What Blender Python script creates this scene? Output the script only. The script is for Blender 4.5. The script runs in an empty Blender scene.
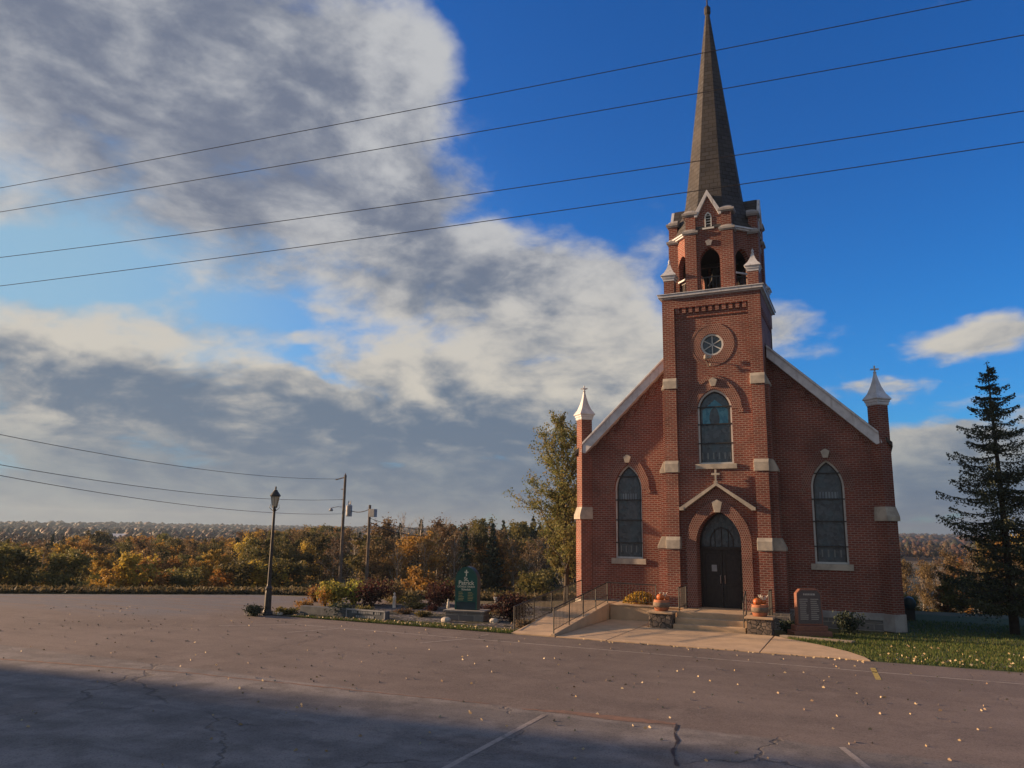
import bpy, bmesh, math, random
from math import sin, cos, tan, radians, degrees, atan2, hypot, sqrt, pi, exp
from mathutils import Vector, Matrix
from mathutils.geometry import tessellate_polygon
import numpy as np
random.seed(7)
S = bpy.context.scene
COL = S.collection

# ------------------------------------------------------------------ camera
CAM = Vector((5.403, -31.0, 3.387)); YAW, PITCH, ROLL, FPX = 24.759, 10.832, 0.784, 770.3
cd = bpy.data.cameras.new('camera'); cam = bpy.data.objects.new('camera', cd); COL.objects.link(cam)
cd.sensor_width = 36; cd.lens = FPX/1024*36; cd.clip_end = 20000; cd.clip_start = .1
cam.matrix_world = Matrix.Translation(CAM) @ Matrix.Rotation(radians(YAW), 4, 'Z') @ Matrix.Rotation(radians(90+PITCH), 4, 'X') @ Matrix.Rotation(radians(ROLL), 4, 'Z')
S.camera = cam
_R = cam.matrix_world.to_3x3()
def ray(u, v): return (_R @ Vector(((u-512)/FPX, (384-v)/FPX, -1)))
def at_z(u, v, z=0):
    d = ray(u, v); return CAM + d*((z-CAM.z)/d.z)
def at_dist(u, v, dist):
    d = ray(u, v); return CAM + d*(dist/hypot(d.x, d.y))
def azel(u, v):
    d = ray(u, v); return degrees(atan2(d.x, d.y)), degrees(atan2(d.z, hypot(d.x, d.y)))

# ------------------------------------------------------------------ light
SUN_EL, SUN_PHI = 12.0, 8.0             # elevation; angle of the light off the church front
ld = bpy.data.lights.new('sun', 'SUN'); ld.energy = 5.0; ld.angle = radians(1.2); ld.color = (1, .64, .37)
sun = bpy.data.objects.new('sun', ld); COL.objects.link(sun)
Ldir = Vector((cos(radians(SUN_PHI))*cos(radians(SUN_EL)), sin(radians(SUN_PHI))*cos(radians(SUN_EL)), -sin(radians(SUN_EL))))
sun.rotation_euler = Ldir.to_track_quat('-Z', 'Y').to_euler()
S.view_settings.view_transform = 'Standard'; S.view_settings.look = 'None'
S.view_settings.exposure = 1.1; S.view_settings.gamma = 1; S.view_settings.use_curve_mapping = False

W = bpy.data.worlds.new('World'); S.world = W; W.use_nodes = True
NT = W.node_tree; NT.nodes.clear()
class G:
    """tiny node helper"""
    def __init__(s, nt): s.nt = nt
    def n(s, t, **k):
        x = s.nt.nodes.new(t)
        for a, b in k.items(): setattr(x, a, b)
        return x
    def put(s, sock, v):
        if isinstance(v, bpy.types.NodeSocket): s.nt.links.new(v, sock)
        else: sock.default_value = v
    def m(s, op, a, b=0., c=0., clamp=False):
        x = s.n('ShaderNodeMath', operation=op, use_clamp=clamp)
        s.put(x.inputs[0], a); s.put(x.inputs[1], b); s.put(x.inputs[2], c); return x.outputs[0]
    def vm(s, op, a, b=(0,0,0), out=0):
        x = s.n('ShaderNodeVectorMath', operation=op); s.put(x.inputs[0], a); s.put(x.inputs[1], b); return x.outputs[out]
    def noise(s, vec, scale, detail=2., rough=.5, dist=0., lac=2., out=0, dim='3D'):
        x = s.n('ShaderNodeTexNoise', noise_dimensions=dim)
        if vec is not None: s.put(x.inputs['Vector'], vec)
        x.inputs['Scale'].default_value = scale; x.inputs['Detail'].default_value = detail
        x.inputs['Roughness'].default_value = rough; x.inputs['Distortion'].default_value = dist
        x.inputs['Lacunarity'].default_value = lac; return x.outputs[out]
    def mix(s, f, a, b, typ='MIX'):
        x = s.n('ShaderNodeMix', data_type='RGBA', blend_type=typ); x.clamp_factor = True
        s.put(x.inputs[0], f)
        for i, v in ((6, a), (7, b)):
            if not isinstance(v, bpy.types.NodeSocket) and len(v) == 3: v = (*v, 1)
            s.put(x.inputs[i], v)
        return x.outputs[2]
    def ramp(s, f, a, b, lo=0., hi=1., smooth=True):
        x = s.n('ShaderNodeMapRange', interpolation_type='SMOOTHSTEP' if smooth else 'LINEAR')
        s.put(x.inputs[0], f); x.inputs[1].default_value = a; x.inputs[2].default_value = b
        x.inputs[3].default_value = lo; x.inputs[4].default_value = hi; return x.outputs[0]
    def xyz(s, x, y, z):
        c = s.n('ShaderNodeCombineXYZ'); s.put(c.inputs[0], x); s.put(c.inputs[1], y); s.put(c.inputs[2], z); return c.outputs[0]
    def sep(s, v):
        c = s.n('ShaderNodeSeparateXYZ'); s.put(c.inputs[0], v); return c.outputs
g = G(NT)
sky = g.n('ShaderNodeTexSky', sky_type='NISHITA', sun_disc=False)
sky.sun_elevation = radians(SUN_EL); sky.sun_rotation = radians(270 - SUN_PHI); sky.altitude = 300
sky.air_density = 1.0; sky.dust_density = .6; sky.ozone_density = 3.0
gen = g.n('ShaderNodeTexCoord').outputs['Generated']
dx, dy, dz = g.sep(gen)
az = g.m('MULTIPLY', g.m('ARCTAN2', dx, dy), 180/pi)
el = g.m('MULTIPLY', g.m('ARCSINE', dz), 180/pi)
ae = g.xyz(az, el, 0)
# cloud-layer coordinates: flattened towards the horizon
dzp = g.m('ADD', g.m('MAXIMUM', dz, 0.), .22)
pc = g.xyz(g.m('DIVIDE', dx, dzp), g.m('DIVIDE', dy, dzp), 0)
warp = g.vm('SCALE', g.vm('SUBTRACT', g.noise(pc, 1.1, 3, .55, out=1), (.5, .5, .5)), (0, 0, 0)); warp.node.inputs['Scale'].default_value = .55
pcw = g.vm('ADD', pc, warp)
wob = g.vm('MULTIPLY', g.vm('SUBTRACT', g.noise(g.vm('ADD', pc, (5, 2, 0)), 2.2, 4, .55, out=1), (.5, .5, .5)), (12., 8., 0))
aew = g.vm('ADD', ae, wob)
def blob(u, v, su, sv, w):
    a, e = azel(u, v)
    q = g.vm('MULTIPLY', g.vm('SUBTRACT', aew, (a, e, 0)), (1/(su*.072), 1/(sv*.072), 0))
    return g.m('MULTIPLY', g.m('POWER', 2.71828, g.m('MULTIPLY', g.vm('DOT_PRODUCT', q, q, out=1), -1.)), w)
def total(lst, base):
    t = base
    for b in lst:
        t = g.m('ADD', t, blob(*b))
    return t
cover = total([(120, 60, 300, 190, 1.5), (330, 40, 110, 90, .5), (400, 60, 70, 45, .55), (400, 150, 90, 80, .8), (440, 240, 100, 60, .8), (540, 262, 40, 22, .4), (530, 290, 90, 50, .75), (340, 290, 140, 60, .55),
     (605, 290, 75, 70, .95), (650, 225, 40, 40, .7), (640, 340, 90, 60, .8), (250, 440, 420, 90, 1.3), (200, 515, 600, 30, .9), (30, 350, 120, 40, .8), (480, 400, 180, 90, .9),
     (800, 316, 46, 28, 1.05), (775, 300, 30, 30, .4), (978, 334, 62, 18, 1.45), (905, 380, 40, 11, 1.0), (845, 388, 30, 9, .5), (1000, 385, 40, 9, .3), (960, 480, 120, 46, 1.6), (1100, 470, 120, 60, 1.), (1000, 425, 60, 16, .5), (700, 500, 200, 40, .6),
     (70, 276, 95, 20, -.95), (255, 312, 62, 15, -.85), (295, 358, 36, 12, -.75), (575, 190, 60, 50, -1.1), (500, 20, 55, 50, -1.1), (455, -15, 50, 30, -.9), (535, 128, 34, 10, .75), (540, 130, 50, 60, -1.1), (940, 240, 160, 50, -.6), (480, 120, 18, 30, -.3)], -.62)
# clouds elsewhere in the sky (behind the camera) by coarse noise
aside = g.ramp(g.m('ABSOLUTE', az), 62, 100)
behind = g.m('MULTIPLY', aside, g.ramp(g.noise(pc, .9, 2, .5), .30, .50, .3, 1.8))
n1 = g.m('SUBTRACT', g.noise(pcw, 2.6, 9, .58), .5)
pc2 = g.vm('ADD', g.vm('MULTIPLY', gen, (1., 1., 1.7)), g.vm('MULTIPLY', warp, (.25, .25, .25)))
n2 = g.m('SUBTRACT', g.noise(pc2, 6.5, 9, .6), .5)
bil = g.n('ShaderNodeTexVoronoi', feature='SMOOTH_F1'); g.put(bil.inputs['Vector'], g.vm('ADD', pc2, g.vm('MULTIPLY', g.vm('SUBTRACT', g.noise(pc2, 6, 5, .6, out=1), (.5, .5, .5)), (.28, .28, .28)))); bil.inputs['Scale'].default_value = 9.; bil.inputs['Smoothness'].default_value = .9
bl = g.m('SUBTRACT', .42, bil.outputs['Distance'])
dens = g.m('ADD', g.m('ADD', g.m('ADD', g.m('ADD', cover, behind), g.m('MULTIPLY', n1, 2.0)), g.m('MULTIPLY', n2, 1.7)), g.m('MULTIPLY', bl, .7))
alpha = g.ramp(dens, -.30, .62)
thick = g.ramp(dens, .1, 1.0)
# light from the low left: density step towards the sun lights the rim
n1s = g.m('SUBTRACT', g.noise(g.vm('ADD', pcw, (-.09, -.02, 0)), 2.6, 9, .58), .5)
n2s = g.m('SUBTRACT', g.noise(g.vm('ADD', pc2, (-.022, -.02, -.012)), 6.5, 9, .6), .5)
lit = g.m('ADD', g.m('MULTIPLY', g.m('SUBTRACT', n1, n1s), 2.6), g.m('MULTIPLY', g.m('SUBTRACT', n2, n2s), 3.2))
bright = total([(0, 185, 60, 60, .55), (110, 262, 130, 26, .5), (30, 322, 110, 16, .75), (190, 345, 120, 18, .65), (20, 424, 90, 10, .6), (300, 40, 70, 40, .35), (350, 25, 70, 30, .55), (430, 75, 30, 50, .5), (390, 120, 60, 50, .5), (330, 230, 90, 50, .35), (350, 320, 90, 36, .45), (430, 335, 120, 34, .85), (560, 375, 110, 24, .4),
      (625, 275, 55, 60, .75), (610, 320, 80, 30, .6), (500, 235, 40, 14, .4), (250, 510, 400, 22, .22), (800, 315, 60, 40, .5), (980, 330, 60, 20, .6), (905, 380, 50, 14, .5), (980, 425, 60, 14, .55), (935, 480, 60, 20, .2),
      (130, 80, 240, 100, -.55), (230, 210, 110, 40, -.5), (460, 210, 60, 50, -.4), (480, 280, 70, 30, -.55), (90, 385, 200, 30, -.5), (330, 430, 280, 34, -.6), (520, 440, 120, 50, -.4), (1000, 500, 90, 20, -.3)], .40)
br = g.m('ADD', g.m('ADD', g.m('SUBTRACT', bright, g.m('MULTIPLY', thick, .42)), lit), g.m('MULTIPLY', n1, 1.25))
br = g.ramp(g.m('ADD', br, g.m('ADD', g.m('MULTIPLY', bl, .8), g.m('MULTIPLY', n2, 1.5))), -.85, 1.15)
br = g.m('MULTIPLY', br, g.m('SUBTRACT', 1., g.m('MULTIPLY', g.ramp(g.m('SUBTRACT', az, -48.), 90, 140), .10)))
br = g.m('MULTIPLY', br, g.m('SUBTRACT', 1., g.m('MULTIPLY', g.ramp(g.m('SUBTRACT', az, -48.), -70, -110), .10)))
warmth = g.ramp(el, 25, 8)
light_c = g.mix(g.ramp(el, 9, 3), g.mix(warmth, (4.8, 4.9, 5.1), (5.9, 5.5, 4.8)), (2.5, 2.9, 3.2))
dark_c = g.mix(warmth, (1.5, 1.78, 2.5), (1.25, 1.75, 2.5))
cloud_c = g.mix(br, dark_c, light_c)
hs = g.n('ShaderNodeHueSaturation'); g.put(hs.inputs['Color'], sky.outputs[0]); hs.inputs['Saturation'].default_value = 1.25; hs.inputs['Value'].default_value = 1.0; hs.inputs['Hue'].default_value = .5
blue = g.mix(1., hs.outputs[0], g.mix(g.ramp(el, 30, 12), (.64, 1.18, 1.80), (.48, 1.28, 1.92)), 'MULTIPLY')
blue = g.mix(g.m('MULTIPLY', g.ramp(az, -22, -58, 0, .85), g.ramp(el, 32, 18)), blue, (2.9, 4.7, 5.7))
full = g.mix(alpha, blue, cloud_c)
bg = g.n('ShaderNodeBackground'); g.put(bg.inputs[0], full); bg.inputs[1].default_value = .050
NT.links.new(bg.outputs[0], g.n('ShaderNodeOutputWorld').inputs[0])

# ------------------------------------------------------------------ materials
def mat(name, fn, rough=.8, bump=None, **k):
    m = bpy.data.materials.new(name); m.use_nodes = True; nt = m.node_tree; nt.nodes.clear()
    q = G(nt); b = q.n('ShaderNodeBsdfPrincipled'); o = q.n('ShaderNodeOutputMaterial'); nt.links.new(b.outputs[0], o.inputs[0])
    b.inputs['Roughness'].default_value = rough; b.inputs['Specular IOR Level'].default_value = .35
    for a, v in k.items(): b.inputs[a.replace('_', ' ')].default_value = v
    r = fn(q)
    hgt = None
    if isinstance(r, tuple) and len(r) == 2 and isinstance(r[0], bpy.types.NodeSocket): r, hgt = r
    if not isinstance(r, bpy.types.NodeSocket) and len(r) == 3: r = (*r, 1)
    q.put(b.inputs['Base Color'], r)
    if hgt is not None:
        bp = q.n('ShaderNodeBump'); bp.inputs['Distance'].default_value = bump or .01; bp.inputs['Strength'].default_value = .8
        q.put(bp.inputs['Height'], hgt); q.nt.links.new(bp.outputs[0], b.inputs['Normal'])
    return m
def pos(q): return q.n('ShaderNodeNewGeometry').outputs['Position']
def objpos(q): return q.n('ShaderNodeTexCoord').outputs['Object']
def speckle(c1, c2, sc=6., det=5, bsc=None):
    def f(q):
        n = q.noise(objpos(q), sc, det, .6)
        return q.mix(q.ramp(n, .35, .65), c1, c2), n
    return f
def brickfn(cA, cB, mort, bw=.24, rh=.085, ms=.013, big=True):
    def f(q):
        ge = q.n('ShaderNodeNewGeometry'); P = ge.outputs['Position']; N = q.sep(ge.outputs['True Normal']); p = q.sep(P)
        u = q.m('SUBTRACT', q.m('MULTIPLY', p[1], N[0]), q.m('MULTIPLY', p[0], N[1]))
        b = q.n('ShaderNodeTexBrick', offset=.5)
        q.put(b.inputs['Vector'], q.xyz(u, p[2], 0)); b.inputs['Scale'].default_value = 1.
        b.inputs['Brick Width'].default_value = bw; b.inputs['Row Height'].default_value = rh; b.inputs['Mortar Size'].default_value = ms
        b.inputs['Mortar Smooth'].default_value = .3; b.inputs['Bias'].default_value = -.2
        b.inputs['Color1'].default_value = (*cA, 1); b.inputs['Color2'].default_value = (*cB, 1); b.inputs['Mortar'].default_value = (*mort, 1)
        n = q.noise(P, .55, 5, .6); n2 = q.noise(P, 9., 3, .6)
        n3 = q.noise(q.vm('MULTIPLY', P, (1., 1., .22)), 1.7, 4, .6)
        c = q.mix(q.ramp(n, .35, .65), b.outputs[0], q.mix(1., b.outputs[0], (.62, .60, .62), 'MULTIPLY'))
        c = q.mix(q.ramp(n3, .5, .75, 0, .45), c, q.mix(1., c, (1.35, 1.3, 1.25), 'MULTIPLY'))
        c = q.mix(q.ramp(n2, .3, .8, 0, .35), c, (.16, .07, .05))
        return c, q.m('SUBTRACT', 1., b.outputs['Fac'])
    return f
M = {}
M['brick'] = mat('red_brick', brickfn((.255, .060, .038), (.140, .036, .028), (.33, .235, .195), .235, .084, .016), .85, .012)
M['brick_arch'] = mat('brick_arch', brickfn((.22, .054, .036), (.11, .032, .026), (.33, .235, .195), .085, .085, .014), .85, .012)
M['stone'] = mat('limestone', speckle((.47, .43, .36), (.31, .285, .245), 2.2), .8, .01)
M['stone_grey'] = mat('grey_stone', speckle((.36, .35, .34), (.26, .25, .25), 2.), .85, .02)
def ash(q):
    ge = q.n('ShaderNodeNewGeometry'); P = ge.outputs['Position']; N = q.sep(ge.outputs['True Normal']); p = q.sep(P)
    u = q.m('SUBTRACT', q.m('MULTIPLY', p[1], N[0]), q.m('MULTIPLY', p[0], N[1]))
    b = q.n('ShaderNodeTexBrick', offset=.5); q.put(b.inputs['Vector'], q.xyz(u, p[2], 0))
    b.inputs['Scale'].default_value = 1; b.inputs['Brick Width'].default_value = .62; b.inputs['Row Height'].default_value = .23; b.inputs['Mortar Size'].default_value = .02; b.inputs['Mortar Smooth'].default_value = .5
    b.inputs['Color1'].default_value = (.24, .22, .20, 1); b.inputs['Color2'].default_value = (.15, .14, .135, 1); b.inputs['Mortar'].default_value = (.34, .32, .28, 1)
    n = q.noise(P, 5, 4, .6)
    return q.mix(q.ramp(n, .3, .7, 0, .5), b.outputs[0], (.13, .13, .13)), q.m('ADD', q.m('MULTIPLY', n, .6), q.m('SUBTRACT', 1., b.outputs['Fac']))
M['ashlar'] = mat('rough_ashlar', ash, .9, .03)
def fieldstone(q):
    P = pos(q); v = q.n('ShaderNodeTexVoronoi', feature='F1'); q.put(v.inputs['Vector'], P); v.inputs['Scale'].default_value = 7.
    e = q.n('ShaderNodeTexVoronoi', feature='DISTANCE_TO_EDGE'); q.put(e.inputs['Vector'], P); e.inputs['Scale'].default_value = 7.
    s = q.sep(v.outputs['Color'])
    c = q.mix(s[0], (.10, .085, .075), (.24, .19, .15)); edge = q.ramp(e.outputs['Distance'], .02, .10)
    return q.mix(edge, (.05, .045, .04), c), edge
M['fieldstone'] = mat('fieldstone', fieldstone, .85, .03)
def whitem(q):
    P = pos(q); st = q.noise(q.vm('MULTIPLY', P, (5., 5., .5)), 1.6, 5, .65); n = q.noise(P, 3., 4, .6)
    c = q.mix(q.ramp(n, .35, .7), (.60, .62, .65), (.46, .48, .51)); return q.mix(q.ramp(st, .52, .72, 0, .6), c, (.26, .24, .22)), n
M['white_metal'] = mat('painted_white_trim', whitem, .55, .004)
M['white_paint'] = mat('window_white', speckle((.62, .64, .62), (.52, .54, .52), 2.), .5, .002)
def shingle(ca, cb, rh=.16, bw=.3):
    def f(q):
        ge = q.n('ShaderNodeNewGeometry'); P = ge.outputs['Position']; N = q.sep(ge.outputs['True Normal']); p = q.sep(P)
        u = q.m('SUBTRACT', q.m('MULTIPLY', p[1], N[0]), q.m('MULTIPLY', p[0], N[1]))
        b = q.n('ShaderNodeTexBrick', offset=.5); q.put(b.inputs['Vector'], q.xyz(u, p[2], 0))
        b.inputs['Scale'].default_value = 1; b.inputs['Brick Width'].default_value = bw; b.inputs['Row Height'].default_value = rh; b.inputs['Mortar Size'].default_value = .018; b.inputs['Mortar Smooth'].default_value = .2
        b.inputs['Color1'].default_value = (*ca, 1); b.inputs['Color2'].default_value = (*cb, 1); b.inputs['Mortar'].default_value = (.02, .018, .016, 1)
        n = q.noise(P, 1.1, 4, .6)
        return q.mix(q.ramp(n, .35, .7, 0, .5), b.outputs[0], (.075, .068, .062)), q.m('SUBTRACT', 1., b.outputs['Fac'])
    return f
M['shingle'] = mat('spire_shingles', shingle((.058, .060, .068), (.037, .038, .043), .2, .34), .85, .02)
M['roof'] = mat('roof_shingles', shingle((.09, .085, .08), (.06, .056, .053)), .9, .02)
M['flash'] = mat('dark_flashing', lambda q: (.035, .03, .028), .6)
M['dark'] = mat('interior_shade', lambda q: (.02, .018, .017), .9)  # near-black colour stands in for the shade inside the belfry
M['door'] = mat('dark_door_wood', speckle((.030, .027, .026), (.020, .018, .018), 8.), .55, .003)
M['black_iron'] = mat('black_iron', speckle((.035, .036, .036), (.022, .022, .023), 10.), .5, .001)
M['steel'] = mat('brushed_steel', lambda q: (.5, .5, .48), .35, Metallic=.8)
def glassfn(kind):
    def f(q):
        P = pos(q); p = q.sep(P)
        v = q.n('ShaderNodeTexVoronoi', feature='F1'); q.put(v.inputs['Vector'], q.xyz(p[0], 0., q.m('MULTIPLY', p[2], .8))); v.inputs['Scale'].default_value = 9.
        s = q.sep(v.outputs['Color'])
        c = q.mix(s[0], (.040, .050, .060), (.085, .105, .120))
        n = q.noise(P, 2.5, 2, .5)
        c = q.mix(q.ramp(n, .45, .7, 0, .6), c, (.05, .09, .11))
        if kind == 'side':
            r = q.n('ShaderNodeTexBrick', offset=.0); q.put(r.inputs['Vector'], q.xyz(p[0], p[2], 0)); r.inputs['Scale'].default_value = 1
            r.inputs['Brick Width'].default_value = .11; r.inputs['Row Height'].default_value = .3; r.inputs['Mortar Size'].default_value = .012
            r.inputs['Color1'].default_value = (.17, .22, .25, 1); r.inputs['Color2'].default_value = (.11, .14, .17, 1); r.inputs['Mortar'].default_value = (.02, .02, .02, 1)
            ax = q.m('ABSOLUTE', q.m('SUBTRACT', q.m('ABSOLUTE', p[0]), 3.97))
            k = q.m('MULTIPLY', q.m('LESS_THAN', ax, .36), q.m('LESS_THAN', q.m('ABSOLUTE', q.m('SUBTRACT', p[2], 4.93)), .13))
            c = q.mix(k, c, r.outputs[0])
            k2 = q.m('MULTIPLY', q.m('LESS_THAN', q.m('ABSOLUTE', q.m('SUBTRACT', q.m('FRACT', q.m('MULTIPLY', q.m('ADD', p[0], 20.03), 4.5)), .5)), .12), q.m('LESS_THAN', q.m('ABSOLUTE', q.m('SUBTRACT', p[2], 2.72)), .14))
            c = q.mix(k2, c, (.15, .17, .17))
        else:
            ax = q.m('ABSOLUTE', p[0])
            arch = q.m('ADD', 8.72, q.m('MULTIPLY', ax, -.85))
            k = q.m('MULTIPLY', q.m('LESS_THAN', p[2], arch), q.m('MULTIPLY', q.m('GREATER_THAN', p[2], 7.72), q.m('LESS_THAN', ax, .50)))
            fig = q.m('GREATER_THAN', q.vm('LENGTH', q.vm('MULTIPLY', q.vm('SUBTRACT', q.xyz(p[0], p[2], n), (-.03, 7.95, .5)), (5., 2.2, 2.2)), out=1), 1.)
            blue = q.mix(s[1], (.03, .16, .24), (.08, .26, .34))
            c = q.mix(q.m('MULTIPLY', k, fig), c, blue)
            k2 = q.m('MULTIPLY', q.m('LESS_THAN', q.m('ABSOLUTE', q.m('SUBTRACT', q.m('FRACT', q.m('MULTIPLY', q.m('ADD', p[0], 20.), 4.5)), .5)), .12), q.m('LESS_THAN', q.m('ABSOLUTE', q.m('SUBTRACT', p[2], 6.45)), .13))
            c = q.mix(k2, c, (.17, .19, .19))
        return c, v.outputs['Distance']
    return f
M['glass_side'] = mat('stained_glass', glassfn('side'), .22, .004, Specular_IOR_Level=.5)
M['glass_tower'] = mat('stained_glass_blue_figures', glassfn('tower'), .22, .004, Specular_IOR_Level=.5)
M['concrete'] = mat('concrete', speckle((.55, .40, .255), (.45, .33, .215), 1.6), .85, .006)
M['concrete_grey'] = mat('concrete_grey', speckle((.31, .26, .21), (.22, .19, .155), 2.), .85, .006)
M['pot'] = mat('terracotta', speckle((.42, .17, .09), (.30, .12, .07), 6.), .8, .004)
M['pot_band'] = mat('barrel_grey', speckle((.20, .15, .11), (.12, .10, .08), 9.), .8, .004)
M['pumpkin'] = mat('pumpkin_skin', speckle((.50, .14, .035), (.40, .10, .025), 5.), .5, .01)
M['stem'] = mat('pumpkin_stem', lambda q: (.15, .13, .05), .8)
M['granite'] = mat('red_granite', speckle((.26, .11, .07), (.17, .075, .055), 30.), .45, .002)
M['granite_face'] = mat('polished_granite', speckle((.12, .10, .10), (.085, .07, .07), 40.), .35)
M['engrave'] = mat('engraved_letters', lambda q: (.45, .42, .38), .8)
M['sign_green'] = mat('sign_green', speckle((.018, .10, .075), (.012, .075, .06), 3.), .5)
M['sign_post'] = mat('sign_side', speckle((.022, .05, .065), (.016, .04, .05), 3.), .5)
M['letter'] = mat('cream_letters', lambda q: (.72, .68, .52), .6)
M['gold'] = mat('gold_letters', lambda q: (.40, .34, .14), .6)
M['pole_wood'] = mat('weathered_pole', speckle((.17, .14, .11), (.11, .09, .075), 5.), .9, .01)
M['galv'] = mat('galvanized_grey', speckle((.30, .32, .34), (.24, .26, .28), 4.), .5)
M['wire'] = mat('wire_rubber', lambda q: (.045, .038, .035), .7)
M['lamp_glass'] = mat('frosted_lamp_glass', lambda q: (.55, .50, .38), .25, Transmission_Weight=.35, Alpha=1.)
M['statue'] = mat('white_statue_stone', speckle((.62, .58, .50), (.48, .45, .40), 9.), .7, .004)
M['rock'] = mat('pale_rock', speckle((.50, .47, .41), (.33, .31, .28), 6.), .85, .02)
M['bark'] = mat('bark', speckle((.085, .068, .052), (.05, .041, .033), 6.), .95, .02)
M['bark_birch'] = mat('pale_bark', speckle((.42, .39, .34), (.20, .18, .15), 3.), .9, .01)
M['bark_pine'] = mat('conifer_bark', speckle((.06, .045, .035), (.035, .028, .022), 6.), .95, .02)
M['line'] = mat('faded_road_paint', lambda q: q.mix(q.ramp(q.noise(pos(q), 3.5, 6, .75), .30, .55), (.13, .11, .10), (.31, .275, .245)), .8)
M['yellow'] = mat('yellow_road_paint', lambda q: q.mix(q.ramp(q.noise(pos(q), 4.5, 6, .75), .32, .52), (.09, .08, .06), (.42, .33, .10)), .8)
def leafmat(name, cols, rough=.7, trans=.42):
    def f(q):
        a = q.n('ShaderNodeAttribute', attribute_name='tint').outputs['Fac']
        r = q.n('ShaderNodeValToRGB'); cr = r.color_ramp; q.put(r.inputs[0], a)
        while len(cr.elements) < len(cols): cr.elements.new(.5)
        for i, c in enumerate(cols): cr.elements[i].position = i/(len(cols)-1); cr.elements[i].color = (*c, 1)
        rnd = q.n('ShaderNodeObjectInfo').outputs['Random']
        h = q.n('ShaderNodeHueSaturation'); q.put(h.inputs['Color'], r.outputs[0]); q.put(h.inputs['Hue'], q.m('ADD', .485, q.m('MULTIPLY', rnd, .03)))
        q.put(h.inputs['Value'], q.m('ADD', .75, q.m('MULTIPLY', rnd, .5)))
        return h.outputs[0]
    m = mat(name, f, rough)
    nt = m.node_tree; b = [n for n in nt.nodes if n.type == 'BSDF_PRINCIPLED'][0]; o = [n for n in nt.nodes if n.type == 'OUTPUT_MATERIAL'][0]
    t = nt.nodes.new('ShaderNodeBsdfTranslucent'); x = nt.nodes.new('ShaderNodeMixShader'); x.inputs[0].default_value = trans
    nt.links.new(b.inputs['Base Color'].links[0].from_socket, t.inputs[0]); nt.links.new(b.outputs[0], x.inputs[1]); nt.links.new(t.outputs[0], x.inputs[2]); nt.links.new(x.outputs[0], o.inputs[0])
    return m
L = dict(
  yellow=leafmat('yellow_leaves', [(.20, .15, .04), (.36, .25, .045), (.44, .31, .06), (.27, .23, .06)]),
  orange=leafmat('orange_leaves', [(.18, .10, .035), (.30, .155, .035), (.36, .21, .05), (.25, .17, .05)]),
  brown=leafmat('brown_leaves', [(.10, .072, .045), (.15, .10, .052), (.18, .125, .06), (.12, .10, .052)]),
  olive=leafmat('olive_leaves', [(.07, .07, .026), (.11, .105, .035), (.15, .13, .04), (.17, .13, .04)]),
  green=leafmat('dark_green_needles', [(.024, .038, .024), (.036, .054, .032), (.05, .07, .038)], trans=.1),
  spruce=leafmat('spruce_needles', [(.028, .038, .020), (.042, .055, .028), (.065, .072, .038)], trans=.1),
  mixed=leafmat('turning_leaves', [(.07, .095, .035), (.13, .15, .05), (.20, .19, .065), (.22, .16, .055), (.09, .115, .04)]),
  burgundy=leafmat('burgundy_leaves', [(.035, .014, .014), (.07, .022, .02), (.05, .03, .02)]),
  mums=leafmat('mum_flowers', [(.06, .08, .02), (.30, .20, .03), (.50, .30, .05), (.38, .16, .04)]),
  hosta=leafmat('yellow_green_leaves', [(.12, .14, .03), (.30, .30, .05), (.44, .38, .07), (.10, .11, .03)]),
  litter=leafmat('fallen_leaves', [(.30, .22, .12), (.42, .33, .19), (.52, .44, .30), (.24, .16, .10)], trans=0),
  grass=leafmat('grass_blades', [(.045, .080, .018), (.075, .12, .026), (.12, .155, .04), (.17, .15, .05)]),
  far=leafmat('far_forest', [(.050, .034, .026), (.085, .036, .024), (.095, .055, .028), (.05, .045, .026), (.032, .038, .026), (.085, .058, .028), (.08, .034, .026), (.05, .036, .028)], trans=.1))

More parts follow.
